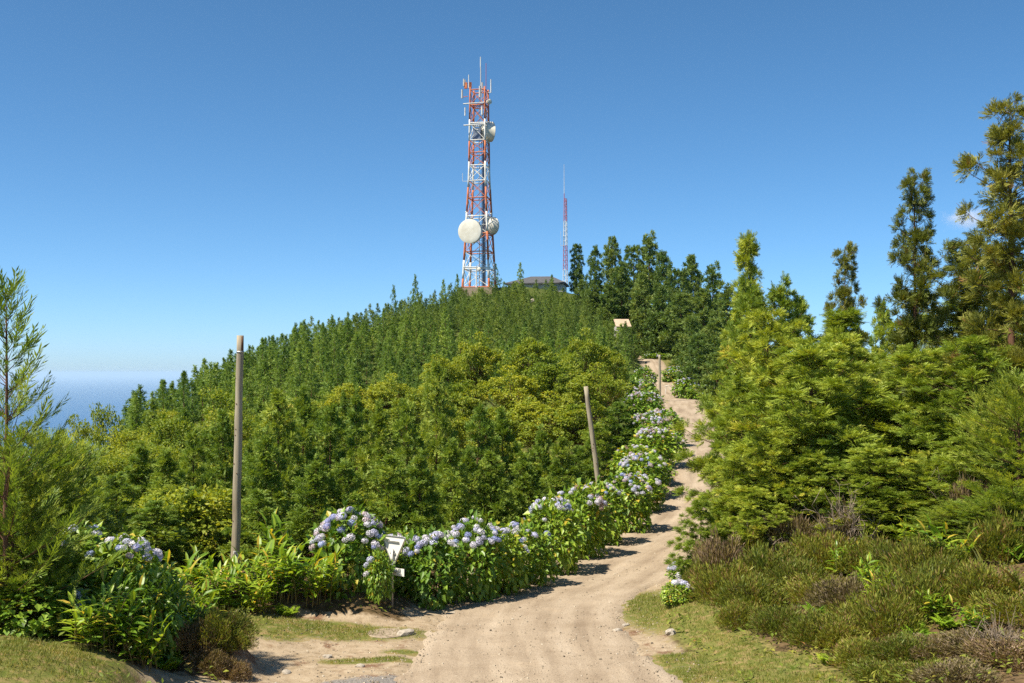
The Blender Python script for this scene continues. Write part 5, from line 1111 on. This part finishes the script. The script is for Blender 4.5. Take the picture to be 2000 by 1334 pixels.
# grey roofed station building
M['roof'] = noisy('grey_roofing', (.065, .065, .07), (.11, .11, .115), 2.5, .8, .2)
M['wall'] = noisy('pale_render', (.42, .40, .36), (.54, .52, .47), 2, .9)
M['pane'] = noisy('window_glass', (.03, .04, .05), (.06, .07, .08), 2, .15)
BY = 207.0; c = P(1050, 556, BY); gz = H1(c.x, c.y); e = root('station_building', (c.x, c.y, gz - .6), 'low building with a dark grey hipped roof on the hilltop', 'building', rz=-.12); ez = c.z - gz + .6; rz_ = (HZ - 540) / F * BY - gz + .6
g = Geo(); g.box((0, 0, ez / 2), (10.0, 8.0, ez)); add('wall', g.mesh('wall', M['wall']), e)
g = Geo(); a, b_ = 5.5, 4.5; g.add([[-a, -b_, ez], [a, -b_, ez], [a, b_, ez], [-a, b_, ez], [-1.2, 0, rz_], [2.6, 0, rz_], [-a, -b_, ez - .18], [a, -b_, ez - .18], [a, b_, ez - .18], [-a, b_, ez - .18]], [(0, 1, 5, 4), (1, 2, 5), (2, 3, 4, 5), (3, 0, 4), (0, 6, 7, 1), (1, 7, 8, 2), (2, 8, 9, 3), (3, 9, 6, 0), (6, 9, 8, 7)]); add('roof', g.mesh('roof', M['roof']), e)
for xx_ in (-3, 0, 3):
    g = Geo(); g.box((xx_, -4.0, ez - .9), (1.1, .12, .8)); wd = add('window', g.mesh('window', M['twhite']), e); g = Geo(); g.box((xx_, -4.07, ez - .9), (.9, .03, .62)); add('pane', g.mesh('pane', M['pane']), wd)
# small pale shed beside the upper road
M['tan'] = noisy('tan_roofing', (.42, .31, .21), (.52, .40, .28), 2, .9)
c = P(1216, 637, 160); gz = H1(c.x, c.y); e = root('shed', (c.x, c.y, gz - .3), 'small shed with a pale tan roof half hidden by the plantation', 'shed', rz=.1); hh = c.z - gz + .3
g = Geo(); g.box((0, .6, max(.4, hh / 2)), (1.8, 2.0, max(.8, hh))); add('wall', g.mesh('wall', M['wall']), e)
g = Geo(); g.add([[-1.1, -.8, hh - .05], [1.1, -.8, hh - .05], [1.1, 1.2, hh + 1.05], [-1.1, 1.2, hh + 1.05], [-1.1, -.8, hh - .13], [1.1, -.8, hh - .13], [1.1, 1.2, hh + .97], [-1.1, 1.2, hh + .97]], [(0, 1, 2, 3), (7, 6, 5, 4), (0, 4, 5, 1), (1, 5, 6, 2), (2, 6, 7, 3), (3, 7, 4, 0)]); add('roof', g.mesh('roof', M['tan']), e)
# white rocks on the crown of the hill
for i, (px, py, Y, lab) in enumerate([(1040, 566, 184, 'pale rubble rock on the hilltop right of the tower'), (1051, 569, 183, 'second pale rock next to it on the hilltop'), (950, 585, 176, 'pale rock in the plantation under the tower')]):
    rs = np.random.default_rng(i); c = P(px, py, Y); o = add('rock', rock_mesh('rock', i + 3), None, (c.x, c.y, min(c.z, H1(c.x, c.y) + .4)), None, (.35, .3, .35)); tag(o, lab, 'rock')

# ------------------------------------------------------------------ cloud wisp, far beyond the haze
def cloud(px, py, Y, rx, rz_, dens, label, seed):
    c = P(px, py, Y); me = bpy.data.meshes.new('cloud'); import bmesh
    bm = bmesh.new(); bmesh.ops.create_icosphere(bm, subdivisions=3, radius=1.0); bm.to_mesh(me); bm.free()
    m = bpy.data.materials.new('cloud_vapour'); m.use_nodes = True; nt = m.node_tree; nt.nodes.remove(nt.nodes['Principled BSDF']); L = nt.links.new
    pv = nt.nodes.new('ShaderNodeVolumePrincipled'); pv.inputs['Color'].default_value = (.97, .95, .95, 1); tc = N(nt, 'ShaderNodeTexCoord')
    ln_ = N(nt, 'ShaderNodeVectorMath', operation='LENGTH'); L(tc.outputs['Object'], ln_.inputs[0])
    no = N(nt, 'ShaderNodeTexNoise'); no.inputs['Scale'].default_value = 1.9; no.inputs['Detail'].default_value = 5; mp = N(nt, 'ShaderNodeMapping'); mp.inputs['Location'].default_value = (seed, seed, 0); L(tc.outputs['Object'], mp.inputs[0]); L(mp.outputs[0], no.inputs['Vector'])
    su = N(nt, 'ShaderNodeMath', operation='MULTIPLY_ADD'); L(no.outputs[0], su.inputs[0]); su.inputs[1].default_value = 1.5; su.inputs[2].default_value = 0
    s2 = N(nt, 'ShaderNodeMath', operation='SUBTRACT'); L(su.outputs[0], s2.inputs[0]); L(ln_.outputs['Value'], s2.inputs[1])
    mr = N(nt, 'ShaderNodeMapRange', interpolation_type='SMOOTHSTEP'); L(s2.outputs[0], mr.inputs[0]); mr.inputs[1].default_value = 0.0; mr.inputs[2].default_value = .6; mr.inputs[4].default_value = dens
    L(mr.outputs[0], pv.inputs['Density']); L(pv.outputs[0], nt.nodes['Material Output'].inputs['Volume']); me.materials.append(m)
    o = add('cloud', me, None, c, None, (rx, rx * .8, rz_)); tag(o, label, 'cloud', kind='stuff')
cloud(1893, 428, 3000, 95, 50, .012, 'small faint pinkish cloud between the two tallest conifers', 3.0)
